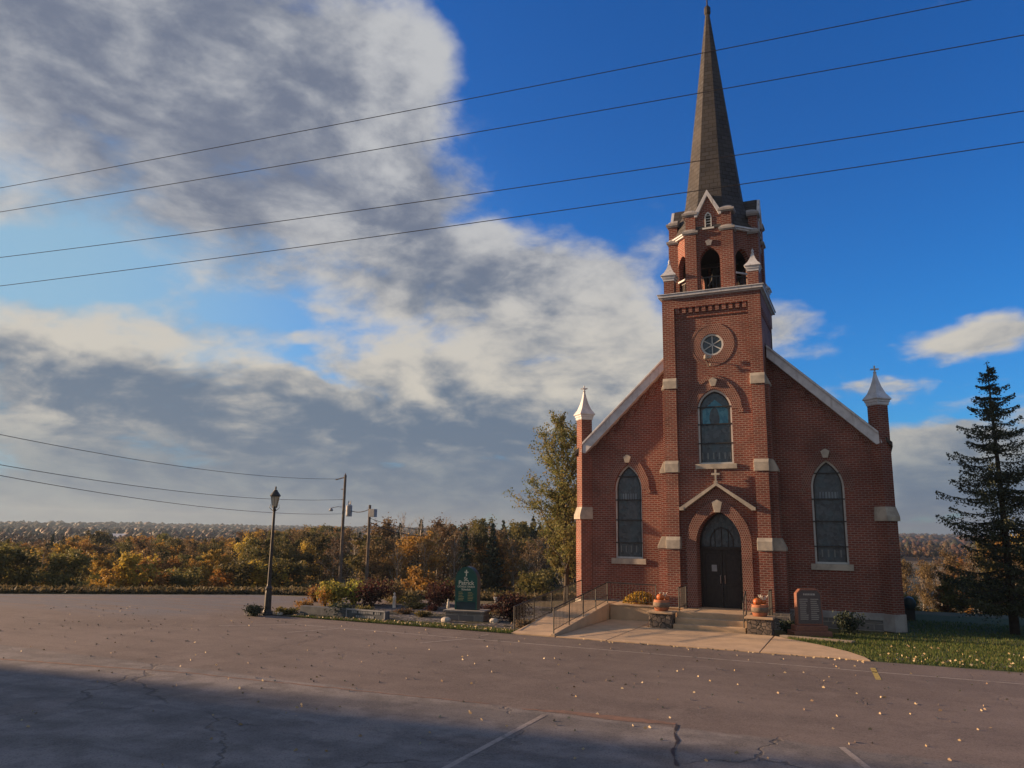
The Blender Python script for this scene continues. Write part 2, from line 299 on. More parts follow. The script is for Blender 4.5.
# ------------------------------------------------------------------ object helpers
def tag(o, label=None, cat=None, group=None, kind=None):
    if label: o['label'] = label
    if cat: o['category'] = cat
    if group: o['group'] = group
    if kind: o['kind'] = kind
    return o
def empty(name, loc=(0, 0, 0), rz=0., label=None, cat=None, group=None):
    o = bpy.data.objects.new(name, None); COL.objects.link(o); o.location = loc; o.rotation_euler = (0, 0, rz); o.empty_display_size = .2
    return tag(o, label, cat, group)
def link(name, me, m, parent=None):
    if m is not None: me.materials.append(m)
    o = bpy.data.objects.new(name, me); COL.objects.link(o)
    if parent is not None: o.parent = parent
    return o
class B:
    """mesh builder"""
    def __init__(s): s.v = []; s.f = []; s.marks = []
    def mark(s): s.marks.append((len(s.v), len(s.f)))
    def add(s, vs, fs):
        k = len(s.v); s.v += [tuple(v) for v in vs]; s.f += [tuple(i+k for i in f) for f in fs]; return s
    def box(s, x0, x1, y0, y1, z0, z1, mtx=None):
        vs = [Vector((x, y, z)) for z in (z0, z1) for x, y in ((x0, y0), (x1, y0), (x1, y1), (x0, y1))]
        if mtx: vs = [mtx @ v for v in vs]
        return s.add(vs, [(3, 2, 1, 0), (4, 5, 6, 7), (0, 1, 5, 4), (1, 2, 6, 5), (2, 3, 7, 6), (3, 0, 4, 7)])
    def prism(s, pts, d, mtx=None):
        """pts: closed 3D polygon, extruded by vector d"""
        n = len(pts); a = [Vector(p) for p in pts]; b = [p+Vector(d) for p in a]
        vs = a+b
        if mtx: vs = [mtx @ v for v in vs]
        return s.add(vs, [tuple(range(n)), tuple(range(2*n-1, n-1, -1))]+[((i+1) % n, i, n+i, n+(i+1) % n) for i in range(n)])
    def rings(s, rings, cap=True):
        n = len(rings[0]); vs = [p for r in rings for p in r]; fs = []
        for k in range(len(rings)-1):
            for i in range(n):
                j = (i+1) % n; fs.append((k*n+i, k*n+j, (k+1)*n+j, (k+1)*n+i))
        if cap: fs += [tuple(range(n-1, -1, -1)), tuple(range((len(rings)-1)*n, len(rings)*n))]
        return s.add(vs, fs)
    def lathe(s, prof, c=(0, 0, 0), n=12, a0=0., mtx=None):
        rs = [[Vector((c[0]+r*cos(a0+2*pi*i/n), c[1]+r*sin(a0+2*pi*i/n), c[2]+z)) for i in range(n)] for r, z in prof]
        if mtx: rs = [[mtx @ p for p in r] for r in rs]
        return s.rings(rs)
    def tube(s, pts, r, n=6, r1=None):
        pts = [Vector(p) for p in pts]; rs = []
        for i, p in enumerate(pts):
            t = (pts[min(i+1, len(pts)-1)]-pts[max(i-1, 0)]).normalized()
            a = t.cross(Vector((0, 0, 1))) if abs(t.z) < .95 else t.cross(Vector((1, 0, 0)))
            a.normalize(); b = t.cross(a); rr = r if r1 is None else r+(r1-r)*i/(len(pts)-1)
            rs.append([p+a*(rr*cos(2*pi*k/n))+b*(-rr*sin(2*pi*k/n)) for k in range(n)])
        return s.rings(rs)
    def plate(s, outer, holes, y0, y1, mtx=None):
        """outline with holes in XZ, between y0 (front) and y1"""
        loops = [outer]+holes; flat = [p for l in loops for p in l]
        tris = tessellate_polygon([[Vector((x, z, 0)) for x, z in l] for l in loops])
        vs = [Vector((x, y0, z)) for x, z in flat]+[Vector((x, y1, z)) for x, z in flat]
        if mtx: vs = [mtx @ v for v in vs]
        N = len(flat); fs = [t for t in tris]+[tuple(i+N for i in reversed(t)) for t in tris]; k = 0
        for l in loops:
            n = len(l)
            for i in range(n): fs.append((k+i, k+(i+1) % n, N+k+(i+1) % n, N+k+i))
            k += n
        return s.add(vs, fs)
    def make(s, name, m, parent=None, smooth=False, bev=0., fix=True):
        if s.marks:          # one object per marked piece
            mk = s.marks+[(len(s.v), len(s.f))]; out = None
            for (v0, f0), (v1, f1) in zip(mk[:-1], mk[1:]):
                if v1 == v0: continue
                t = B(); t.v = s.v[v0:v1]; t.f = [tuple(i-v0 for i in f) for f in s.f[f0:f1]]; out = t.make(name, m, parent, smooth, bev, fix)
            return out
        me = bpy.data.meshes.new(name); me.from_pydata(s.v, [], s.f)
        if fix:
            bm = bmesh.new(); bm.from_mesh(me); bmesh.ops.recalc_face_normals(bm, faces=bm.faces); bm.to_mesh(me); bm.free()
        if smooth: me.polygons.foreach_set('use_smooth', [True]*len(me.polygons))
        o = link(name, me, m, parent)
        if bev:
            md = o.modifiers.new('bevel', 'BEVEL'); md.width = bev; md.segments = 2; md.limit_method = 'ANGLE'; md.angle_limit = radians(40)
        return o
def arch(a, z0, zs, za, cx=0., n=9):
    """pointed arch outline: half width a, base z0, springing zs, apex za"""
    r = za-zs; R = (a*a+r*r)/(2*a); th = math.asin(min(1, r/R))
    right = [(cx+a-R+R*cos(th*i/n), zs+R*sin(th*i/n)) for i in range(n+1)]
    left = [(2*cx-x, z) for x, z in reversed(right[:-1])]
    return [(cx-a, z0), (cx+a, z0)]+right+left
def arch_top(a, zs, za, cx=0., n=9):
    return arch(a, zs, zs, za, cx, n)[2:]
def band(b, a0, za0, a1, za1, zs, y0, y1, cx=0., zlow=None, n=9, mtx=None):
    """arch-shaped band between inner (a0, za0) and outer (a1, za1)"""
    i = arch_top(a0, zs, za0, cx, n); o = arch_top(a1, zs, za1, cx, n)
    if zlow is not None: i = [(cx+a0, zlow)]+i+[(cx-a0, zlow)]; o = [(cx+a1, zlow)]+o+[(cx-a1, zlow)]
    N = len(i)
    for k in range(N-1):
        q = [(i[k][0], y0, i[k][1]), (o[k][0], y0, o[k][1]), (o[k+1][0], y0, o[k+1][1]), (i[k+1][0], y0, i[k+1][1])]
        b.prism(q, (0, y1-y0, 0), mtx)
    return b

# ------------------------------------------------------------------ ground
def ss(a, b, x):
    t = min(1, max(0, (x-a)/(b-a))); return t*t*(3-2*t)
EDGE = [(-400, -240), (-60, -21.8), (-34, -5.7), (-23.8, .6), (-15, 2.95), (-11, 4), (-8, 9), (30, 9), (60, 6), (400, 0)]
def edge_y(x):
    if x < -400: return -240
    for (a, b), (c, d) in zip(EDGE[:-1], EDGE[1:]):
        if a <= x <= c: return b+(d-b)*(x-a)/(c-a)
    return 0
def terr(x, y):
    d = max(y-edge_y(x)-1.2, 0)
    z = -3.9*ss(0, 24, d)
    r = hypot(x-5, y+31)
    z += -2.2*ss(70, 200, r) + (5.6+1.3*sin(x*.0021+1.3)+1.1*sin(x*.0053+y*.001))*ss(450, 1900, r)
    z += 3.5*exp(-((x+1150)/520.)**2)*ss(500, 1300, r)
    z += 1.6*sin(x*.011+1.)*sin(y*.009)*ss(150, 400, r)
    z += .35*sin(x*.035+.4)*cos(y*.03)*ss(60, 130, r)
    if y < -40: z = z*0 - 0
    return z
def build_ground():
    def axis(c):
        a = [0.]; s = 1.6
        while a[-1] < 6000: a.append(a[-1]+s); s *= 1.055
        return [c-v for v in reversed(a[1:])]+[c+v for v in a]
    xs, ys = axis(0.), axis(0.); nx = len(xs)
    v = [(x, y, terr(x, y)-.03) for y in ys for x in xs]
    f = [(j*nx+i, j*nx+i+1, (j+1)*nx+i+1, (j+1)*nx+i) for j in range(len(ys)-1) for i in range(nx-1)]
    me = bpy.data.meshes.new('ground'); me.from_pydata(v, [], f); me.polygons.foreach_set('use_smooth', [True]*len(f))
    def gm(q):
        P = pos(q); p = q.sep(P)
        n = q.noise(P, .05, 6, .6); n2 = q.noise(P, 1.3, 5, .65)
        c = q.mix(q.ramp(n, .4, .6), (.085, .085, .03), (.15, .115, .06))
        c = q.mix(q.ramp(n2, .35, .7, 0, .7), c, (.05, .06, .022))
        far = q.ramp(q.vm('LENGTH', P, out=1), 160, 420)
        return q.mix(far, c, q.mix(q.ramp(n, .35, .65), (.11, .06, .035), (.17, .12, .06))), n2
    o = link('ground', me, mat('field_grass', gm, .95, .05)); tag(o, kind='structure')
build_ground()
def sheet(name, pts, z, m, kind='structure', sub=0):
    me = bpy.data.meshes.new(name); me.from_pydata([(x, y, z) for x, y in pts], [], [tuple(range(len(pts)))])
    o = link(name, me, m); return tag(o, kind=kind)
def asphalt(q):
    P = pos(q); p = q.sep(P)
    fine = q.noise(P, 42., 2, .7); mid = q.noise(P, 1.2, 5, .6); big = q.noise(P, .16, 4, .55)
    st = q.noise(q.vm('MULTIPLY', P, (.10, 1.0, 1)), .9, 4, .6)
    c = q.mix(q.ramp(big, .35, .68), (.145, .118, .104), (.195, .160, .140))
    c = q.mix(q.ramp(st, .40, .68, 0, .55), c, (.11, .092, .084))
    c = q.mix(q.ramp(mid, .42, .72, 0, .5), c, (.215, .178, .155))
    # older grey lot in front of Y = -16.3
    yy = q.m('ADD', p[1], q.m('MULTIPLY', q.m('SUBTRACT', mid, .5), .5))
    old = q.ramp(q.m('ADD', yy, q.m('MULTIPLY', p[0], .02)), -16.55, -16.35, 1, 0)
    oc = q.mix(q.ramp(mid, .35, .65), (.14, .130, .122), (.23, .212, .20))
    oc = q.mix(q.ramp(st, .45, .6, 0, .6), oc, (.115, .108, .105)); oc = q.mix(q.ramp(q.noise(P, .45, 5, .65), .52, .62, 0, .6), oc, (.27, .245, .225))
    c = q.mix(old, c, oc)
    fs = q.noise(q.vm('MULTIPLY', P, (.12, .9, 1)), 2.2, 6, .7); fg_ = q.m('MULTIPLY', q.ramp(p[0], -17.5, -21), q.ramp(p[1], -10.5, -7.5))
    c = q.mix(q.m('MULTIPLY', fg_, q.ramp(fs, .40, .52)), c, q.mix(fine, (.08, .085, .10), (.19, .195, .21)))
    # cracks
    cw = q.vm('ADD', P, q.vm('MULTIPLY', q.vm('SUBTRACT', q.noise(P, .8, 4, .6, out=1), (.5, .5, .5)), (1.6, 1.6, 0)))
    v = q.n('ShaderNodeTexVoronoi', feature='DISTANCE_TO_EDGE'); q.put(v.inputs['Vector'], cw); v.inputs['Scale'].default_value = .20
    cr = q.ramp(v.outputs['Distance'], .003, .0085, 1, 0)
    gate = q.ramp(q.noise(P, .25, 2, .5), .46, .56)
    cr = q.m('MULTIPLY', cr, q.m('MULTIPLY', gate, q.m('ADD', .35, q.m('MULTIPLY', old, .65))))
    c = q.mix(q.m('MULTIPLY', cr, .55), c, (.04, .037, .036))
    c = q.mix(q.ramp(q.noise(P, .85, 3, .6), .64, .74, 0, .4), c, (.05, .045, .045))
    c = q.mix(q.ramp(q.noise(q.vm('ADD', P, (40, 9, 0)), .38, 5, .7), .57, .63, 0, .35), c, (.24, .20, .175))
    v2 = q.n('ShaderNodeTexVoronoi', feature='F1'); q.put(v2.inputs['Vector'], P); v2.inputs['Scale'].default_value = 45.
    sp = q.sep(v2.outputs['Color'])
    c = q.mix(q.m('MULTIPLY', q.m('GREATER_THAN', sp[0], .86), .35), c, (.26, .22, .19))
    c = q.mix(q.m('MULTIPLY', q.m('LESS_THAN', sp[1], .2), .3), c, (.035, .03, .03))
    return c, q.m('ADD', q.m('SUBTRACT', fine, q.m('MULTIPLY', cr, 2.)), q.m('MULTIPLY', mid, .6))
M['asphalt'] = mat('asphalt', asphalt, .88, .006, Specular_IOR_Level=.25)
lot = [(-34, -5.7), (-60, -21.8), (-60, -26), (-60, -70), (60, -70), (60, -6.6), (8.2, -6.62), (-5.3, -6.45), (-16.9, -6.2), (-17.4, -5.0), (-16.6, -1.), (-12, 2.6), (-15, 2.95), (-23.8, .6)]
sheet('parking_lot', [(x, y) for x, y in lot[::1]], 0., M['asphalt'])
# painted markings, 4 mm above the asphalt
def strip(p0, p1, w, z=.004, name='painted_line', m='line'):
    a, b = Vector((*p0, 0)), Vector((*p1, 0)); t = (b-a).normalized(); n = Vector((-t.y, t.x, 0))*w/2
    me = bpy.data.meshes.new(name); me.from_pydata([(*(q.xy), z) for q in (a-n, b-n, b+n, a+n)], [], [(0, 1, 2, 3)])
    return tag(link(name, me, M[m]), kind='structure')
strip((-13.5, -8.05), (9.6, -8.5), .10)
strip((-13.6, -8.05), (-15.6, -9.7), .10)
strip((-7.36, -9.78), (-6.54, -8.25), .10); strip((-6.54, -7.3), (-6.4, -7.0), .10); strip((-12.4, -9.9), (-11.6, -8.2), .10)
strip((5.2, -7.75), (5.33, -9.57), .13, m='yellow')
strip((-.45, -22.5), (-.42, -16.7), .11); strip((5.5, -18.6), (4.73, -16.5), .11); None
def ragged(name, line, w, m, z=.004):
    up, dn = [], []
    for i, (x, y) in enumerate(line):
        up.append((x, y+w[i]*random.uniform(.6, 1.))); dn.append((x, y-w[i]*random.uniform(.5, 1.)))
    return sheet(name, dn+up[::-1], z, m)
M['redpatch'] = mat('reddish_asphalt_patch', lambda q: (q.mix(q.ramp(q.noise(pos(q), 5, 6, .7), .35, .65), (.23, .135, .095), (.15, .10, .08)), q.noise(pos(q), 40., 2, .6)), .9, .004)
def dense(line, wl):
    out, ww = [], []
    for (a, b), (c, d), w0, w1 in zip(line[:-1], line[1:], wl[:-1], wl[1:]):
        n = max(2, int(hypot(c-a, d-b)/.15))
        for k in range(n): t = k/n; out.append((a+(c-a)*t, b+(d-b)*t+random.uniform(-.03, .03))); ww.append(w0+(w1-w0)*t)
    return out, ww
l_, w_ = dense([(-1.0, -16.45), (-.2, -16.3), (1.2, -16.3), (2.1, -16.22)], [.03, .16, .22, .05]); ragged('asphalt_patch', l_, w_, M['redpatch'])
l_, w_ = dense([(-18, -18.0), (-13.3, -17.35), (-9.5, -16.75), (-5.5, -16.55), (-1.6, -16.35)], [.05, .09, .04, .05, .03]); ragged('asphalt_patch', l_, w_, M['redpatch'])
M['tar'] = mat('tar_seal', lambda q: (.035, .033, .033), .5)
l_, w_ = dense([(2.0, -16.3), (2.08, -16.9), (2.25, -17.4), (2.3, -18.0), (2.6, -18.9)], [.02]*5)
b = B()
for i in range(len(l_)-1):
    (x0, y0), (x1, y1) = l_[i], l_[i+1]; w = .022+.014*sin(i*1.3)+random.uniform(-.006, .006)
    b.add([(x0-w, y0, .006), (x0+w, y0, .006), (x1+w, y1, .006), (x1-w, y1, .006)], [(0, 1, 2, 3)])
tag(b.make('tar_crack_seal', M['tar'], fix=False), kind='structure')

# concrete walk in front of the steps
def slab(name, pts, z0, z1, m, bev=.01):
    b = B(); b.prism([(x, y, z0) for x, y in pts], (0, 0, z1-z0)); o = b.make(name, m, bev=bev); return tag(o, kind='structure')
curve = [(5.15, -6.6), (5.0, -6.0), (4.55, -5.1), (3.7, -4.0), (2.75, -3.1), (2.2, -2.5)]
slab('sidewalk', [(-4.22, -6.42), (-2.5, -6.46), (-2.5, -.5), (-4.22, -.5)], -.1, .030, M['concrete'])
slab('sidewalk', [(-2.47, -6.46), (2.2, -6.53), (2.15, -2.5), (-2.47, -.5)][:3]+[(-1.3, -2.3), (-2.3, -2.3), (-2.3, -.5), (-2.47, -.5)], -.1, .030, M['concrete'])
slab('sidewalk', [(2.23, -6.53)]+curve, -.1, .030, M['concrete'])
def lawnmat(q):
    P = pos(q); n = q.noise(P, 2.2, 6, .7); n2 = q.noise(P, 18., 3, .6)
    return q.mix(q.ramp(n2, .3, .7), q.mix(q.ramp(n, .35, .65), (.06, .085, .024), (.09, .105, .03)), (.04, .055, .018)), n2
M['lawn'] = mat('lawn_soil', lawnmat, .95, .03)
sheet('lawn', [(5.17, -6.6)]+[(60, -6.6), (60, 9), (6.4, 9), (6.4, 1.2), (2.45, -1.5), (2.3, -2.45)]+curve[::-1][1:-1], -.004, M['lawn'])
def gravel(q):
    P = pos(q); v = q.n('ShaderNodeTexVoronoi', feature='F1'); q.put(v.inputs['Vector'], P); v.inputs['Scale'].default_value = 9.
    s = q.sep(v.outputs['Color']); n = q.noise(P, .9, 3, .6)
    c = q.mix(q.m('POWER', s[0], 2.), (.030, .029, .031), (.22, .21, .205))
    return q.mix(q.ramp(n, .48, .58), c, (.035, .034, .018)), v.outputs['Distance']
M['gravel'] = mat('river_gravel', gravel, .9, .04)
sheet('garden_bed', [(-16.9, -6.19), (-5.85, -6.44), (-5.85, 3.2), (-12, 2.58), (-16.6, -1.0), (-17.4, -5.0)], .012, M['gravel'])
sheet('grass_verge', [(-15.6, -6.215), (-5.85, -6.435), (-5.9, -5.55), (-9, -5.2), (-12.5, -5.3), (-15.2, -5.75)], .018, M['lawn'])

# grass blades and litter (nobody could count them)
def cards(name, P, size, m, up=.6, tints=None, kind='stuff', label=None, parent=None, asp=1.5, flat=0., link_=True):
    n = len(P); P = np.asarray(P, float); rng = np.random.default_rng(len(P)+int(abs(P[0][0])*100))
    a = rng.normal(size=(n, 3)); a[:, 2] *= (1-flat); a /= np.linalg.norm(a, axis=1)[:, None]
    c = rng.normal(size=(n, 3)); c[:, 2] += up; c[:, 2] *= (1-flat); bb = np.cross(a, c); bb /= np.linalg.norm(bb, axis=1)[:, None]+1e-9
    s = (np.asarray(size)*np.ones(n))*rng.uniform(.7, 1.3, n); a = a*(s/2*asp)[:, None]; bb = bb*(s/2)[:, None]
    V = np.stack([P-a, P-bb*.9+a*.1, P+a, P+bb*.9-a*.1], 1).reshape(-1, 3)
    me = bpy.data.meshes.new(name); me.vertices.add(4*n); me.vertices.foreach_set('co', V.ravel()); me.loops.add(4*n); me.loops.foreach_set('vertex_index', np.arange(4*n)); me.polygons.add(n)
    me.polygons.foreach_set('loop_start', np.arange(0, 4*n, 4)); me.update(calc_edges=True)
    t = rng.uniform(0, 1, n) if tints is None else np.clip(np.asarray(tints)+rng.normal(0, .06, n), 0, 1)
    at = me.attributes.new('tint', 'FLOAT', 'FACE'); at.data.foreach_set('value', t.astype(np.float32))
    if m is not None: me.materials.append(m)
    if not link_: return me
    o = bpy.data.objects.new(name, me); COL.objects.link(o)
    if parent is not None: o.parent = parent
    if kind: o['kind'] = kind
    if label: o['label'] = label
    return o
rng = np.random.default_rng(3)
def blades(name, pts, h, m, cat, label):
    n = len(pts); P = np.asarray(pts); a = rng.uniform(0, 2*pi, n); w = .012; d = np.stack([np.cos(a)*w, np.sin(a)*w, 0*a], 1); tip = np.stack([rng.normal(0, .02, n), rng.normal(0, .02, n), rng.uniform(.5, 1.2, n)*h], 1)
    V = np.stack([P-d, P+d, P+tip], 1).reshape(-1, 3); me = bpy.data.meshes.new(name); me.vertices.add(3*n); me.vertices.foreach_set('co', V.ravel()); me.loops.add(3*n); me.loops.foreach_set('vertex_index', np.arange(3*n)); me.polygons.add(n); me.polygons.foreach_set('loop_start', np.arange(0, 3*n, 3)); me.update(calc_edges=True)
    at = me.attributes.new('tint', 'FLOAT', 'FACE'); at.data.foreach_set('value', rng.uniform(0, 1, n).astype(np.float32))
    return tag(link(name, me, m), label, cat, kind='stuff')
def inpoly(x, y, poly):
    c = False; n = len(poly)
    for i in range(n):
        x0, y0 = poly[i]; x1, y1 = poly[(i+1) % n]
        if (y0 > y) != (y1 > y) and x < (x1-x0)*(y-y0)/(y1-y0)+x0: c = not c
    return c
lawnp = [(5.3, -6.55), (13, -6.55), (13, 6), (6.6, 6), (6.4, .9), (2.6, -1.6), (2.5, -2.4)]+curve[::-1][1:-1]
pts = []
while len(pts) < 26000:
    x, y = random.uniform(2.4, 13), random.uniform(-6.5, 6)
    if inpoly(x, y, lawnp) and random.random() < (1 if y < -1 else .4): pts.append((x, y, 0))
blades('grass', pts, .085, L['grass'], 'grass', 'short green lawn beside the church front')
pts = []
vp = [(-15.4, -6.22), (-5.9, -6.42), (-5.95, -5.6), (-9, -5.3), (-12.5, -5.4), (-15.0, -5.8)]
while len(pts) < 9000:
    x, y = random.uniform(-15.6, -5.8), random.uniform(-6.5, -5)
    if inpoly(x, y, vp): pts.append((x, y, .02))
blades('grass', pts, .07, L['grass'], 'grass', 'leaf-strewn grass strip along the garden edge')
lp = []
for _ in range(760):
    x = random.uniform(-26, 12); y = random.uniform(-24, -6.7)
    if y < -16.8 and random.random() < .45: continue
    lp.append((x, y, .014))
for _ in range(90): lp.append((random.uniform(5.4, 10.5), -6.45+abs(random.gauss(0, .5)), .07))
for _ in range(90): lp.append((random.uniform(5.4, 12), random.uniform(-6.4, -3), .07))
for _ in range(420): lp.append((random.uniform(-15.3, -6), random.uniform(-6.35, -5.5), .08))
for _ in range(60): lp.append((random.uniform(-4.3, 5), -6.65+random.gauss(0, .12), .02))
tag(cards('fallen_leaves', lp, .055, L['litter'], flat=.97, asp=1.2, kind='stuff'), 'dry yellow and tan leaves scattered over the asphalt and grass edge', 'leaves')

# ------------------------------------------------------------------ church
CH = empty('church', (0, 0, 0), 0, 'red brick church with a tall central steeple, white rake trim and pointed windows', 'church')
TY0, TY1, TW = 0.12, 4.12, 1.95         # tower core
Y1 = 1.35
def rot_about(cx, cy, a): return Matrix.Translation((cx, cy, 0)) @ Matrix.Rotation(a, 4, 'Z') @ Matrix.Translation((-cx, -cy, 0))
def zr(x): return 11.05-.955*(abs(x)-2.0)      # top of the brick gable under the rake board
# nave front wall (right and left of the tower) with window openings
WN = dict(a=.60, z0=2.33, zs=5.22, za=6.30)
b = B()
for s in (-1, 1):
    o = [(s*1.9, .62), (s*5.9, .62), (s*5.9, zr(5.9)-.35), (s*1.9, zr(1.9)-.35)]
    if s < 0: o = o[::-1]
    b.plate(o, [arch(WN['a'], WN['z0'], WN['zs'], WN['za'], s*3.97)], Y1, Y1+.4)
    b.box(s*5.9-(.4 if s > 0 else 0), s*5.9+(0 if s > 0 else .4), Y1+.4, 19, .62, 6.7)
b.prism([(-5.9, 19, .62), (5.9, 19, .62), (5.9, 19, 6.7), (0, 19, 12.3), (-5.9, 19, 6.7)], (0, .4, 0))
b.make('nave_wall', M['brick'], CH)
b = B()
for s in (-1, 1):       # water table and foundation
    b.mark(); x0, x1 = sorted((s*1.9, s*5.98)); b.box(x0, x1, Y1-.07, Y1+.3, .36, .62)
    x0, x1 = sorted((s*5.6, s*5.97)); b.box(x0, x1, Y1+.3, 19.4, .36, .62)
b.make('water_table', M['stone_grey'], CH, bev=.015)
b = B(); b.box(-5.93, 5.93, Y1-.03, 19.4, -4, .36); b.make('foundation', M['ashlar'], CH)
# stepped corbel blocks under the rake
b = B()
for s in (-1, 1):
    for i in range(8):
        b.mark(); x = 2.35+i*.46; z = zr(x)-.62
        if abs(x-3.97) < .1: pass
        b.box(s*x-.11, s*x+.11, Y1-.05, Y1+.02, z-.42, z); b.box(s*x-.19, s*x+.19, Y1-.09, Y1+.02, z-.1, z+.12)
b.make('corbel', M['brick_arch'], CH)
# roof
b = B()
for s in (-1, 1):
    p = [(0, 1.2, 12.95), (s*6.35, 1.2, 12.95-.955*6.35), (s*6.35, 1.2, 12.78-.955*6.35), (0, 1.2, 12.78)]
    b.prism(p, (0, 18.6, 0))
b.make('roof', M['roof'], CH)
# rake boards
for s in (-1, 1):
    b = B()
    dz = .36
    p = [(s*2.0, 1.02, 10.98), (s*5.86, 1.02, 10.98-.955*3.86), (s*6.0, 1.02, 10.98-.955*4.0-.30), (s*5.80, 1.02, 10.98-.955*3.86-.50), (s*2.0, 1.02, 10.98-.50)]
    b.prism(p, (0, .4, 0)); b.prism([(s*2.0, .96, 11.0), (s*5.9, .96, 11.0-.955*3.9), (s*5.9, .96, 10.90-.955*3.9), (s*2.0, .96, 10.90)], (0, .5, 0))
    b.make('rake_trim', M['white_metal'], CH, bev=.01)
# corner turrets: square shafts set on the diagonal
for s in (-1, 1):
    cx, cy = s*5.93, 1.35; q = .355; qs = q/sqrt(2); mt = rot_about(cx, cy, pi/4)
    b = B(); b.box(cx-qs, cx+qs, cy-qs, cy+qs, 4.2, 8.36, mt)
    # lower stage pushes outwards along the diagonal
    od = Vector((s*.7071, -.7071, 0))*.13
    b.box(cx-qs, cx+qs, cy-qs, cy+qs, .62, 4.2, Matrix.Translation(od*.35) @ mt)
    t = b.make('turret', M['brick'], CH)
    b = B(); b.box(cx-qs-.03, cx+qs+.03, cy-qs-.03, cy+qs+.03, 0.0, .62, Matrix.Translation(od*.4) @ mt); b.make('base_stone', M['stone' if s < 0 else 'stone_grey'], t, bev=.015)
    # weathering stone
    b = B(); k = qs+.06; mt2 = Matrix.Translation(od*.5) @ mt
    r0 = [mt2 @ Vector((cx+i*k, cy+j*k, 3.95)) for i, j in ((-1, -1), (1, -1), (1, 1), (-1, 1))]
    r1 = [mt2 @ Vector((cx+i*k, cy+j*k, 4.12)) for i, j in ((-1, -1), (1, -1), (1, 1), (-1, 1))]
    r2 = [mt @ Vector((cx+i*(qs+.01), cy+j*(qs+.01), 4.48)) for i, j in ((-1, -1), (1, -1), (1, 1), (-1, 1))]
    b.rings([r0, r1, r2]); b.make('weathering_stone', M['stone'], t, bev=.01)
    sq = sqrt(2)
    b = B(); b.lathe([(q+.01, 8.30), (q+.05, 8.34), (q+.05, 8.42), (q+.09, 8.44), (q+.09, 8.50), (q+.16, 8.54), (q+.15, 8.58), (.33, 8.78), (.20, 9.05), (.11, 9.32), (.055, 9.55), (.05, 9.60)], (cx, cy, 0), 4, 0)
    c = b.make('turret_cap', M['white_metal'], t)
    b = B(); b.lathe([(.03, 9.58), (.07, 9.62), (.03, 9.66), (.03, 9.86), (.005, 9.90)], (cx, cy, 0), 8)
    b.box(cx-.15, cx+.15, cy-.025, cy+.025, 9.71, 9.77); b.box(cx-.025, cx+.025, cy-.15, cy+.15, 9.712, 9.768); b.make('finial', M['white_metal'], c)

# nave windows
def window(cx, y, a, z0, zs, za, name, glass, bars, sill_z, sill_h, sill_a, hood_a, hood_za, key_z0, key_z1, fw=.07):
    w = B(); band(w, a-fw, za-fw*1.3, a, za, zs, y, y+.12, cx, z0+fw); w.box(cx-a, cx+a, y, y+.12, z0, z0+fw)
    o = w.make(name, M['white_paint'], CH)
    p = B(); p.plate(arch(a-fw+.005, z0+fw-.005, zs, za-fw*1.3+.005, cx), [], y+.05, y+.07); p.make('pane', glass, o)
    p = B(); i = 0; band(p, a-fw-.05, za-fw*1.3-.07, a-fw+.003, za-fw*1.3+.003, zs, y+.03, y+.06, cx, z0+fw); p.make('sash', M['flash'], o)
    for zb in bars:
        p = B(); p.box(cx-a-.03, cx+a+.03, y-.03, y+.0, zb-.022, zb+.022); p.make('saddle_bar', M['black_iron'], o)
    return o
def trim(cx, y, a, zs, za, o, sill, hood_a, hood_za, key, yw):
    p = B(); p.box(cx-sill[0], cx+sill[0], yw-.07, yw+.12, sill[1], sill[2]); p.make('sill', M['stone'], o, bev=.01)
    p = B(); band(p, a+.004, za+.004, hood_a, hood_za, zs, yw-.018, yw+.05, cx); band(p, hood_a, hood_za, hood_a+.10, hood_za+.13, zs, yw-.042, yw+.05, cx)
    for s in (-1, 1): p.box(cx+s*(hood_a+.05)-.1, cx+s*(hood_a+.05)+.1, yw-.042, yw+.05, zs-.16, zs)
    p.make('hood_arch', M['brick_arch'], o)
    p = B(); p.prism([(cx-.09, yw-.10, key[0]), (cx+.09, yw-.10, key[0]), (cx+.17, yw-.10, key[1]-.10), (cx, yw-.10, key[1]), (cx-.17, yw-.10, key[1]-.10)], (0, .12, 0)); p.make('keystone', M['stone'], o, bev=.01)
for s in (-1, 1):
    o = window(s*3.97, Y1+.16, .60, 2.33, 5.22, 6.30, 'window', M['glass_side'], (2.98, 3.93, 4.78, 5.78), 0, 0, 0, 0, 0, 0, 0)
    trim(s*3.97, Y1, .60, 5.22, 6.30, o, (.75, 2.10, 2.33), .84, 6.66, (6.36, 6.72), Y1)

# tower core with openings
b = B()
dz0 = .57
door = arch(.85, dz0, 3.05, 4.27, 0, 10)
lan = arch(.68, 6.12, 8.30, 9.15, 0, 10)
rw = [(.46*cos(2*pi*i/28), 10.98+.46*sin(2*pi*i/28)) for i in range(28)]
b.plate([(-TW, dz0), (-.85, dz0)]+door[2:][::-1][::-1][:0]+[], [], 0, 0) if False else None
# front core panel: outline runs round the door opening
outer = [(-TW, .2), (-.85, .2)]+[(x, z) for x, z in reversed(door[2:])]+[(.85, .2), (TW, .2), (TW, 13.05), (-TW, 13.05)]
b.plate(outer, [lan, rw], TY0, TY0+.75)
b.box(-TW, -TW+.4, TY0+.75, TY1, -.3, 13.05); b.box(TW-.4, TW, TY0+.75, TY1, -.3, 13.05); b.box(-TW, TW, TY1-.4, TY1, 6, 13.05)
tower = b.make('tower_wall', M['brick'], CH)
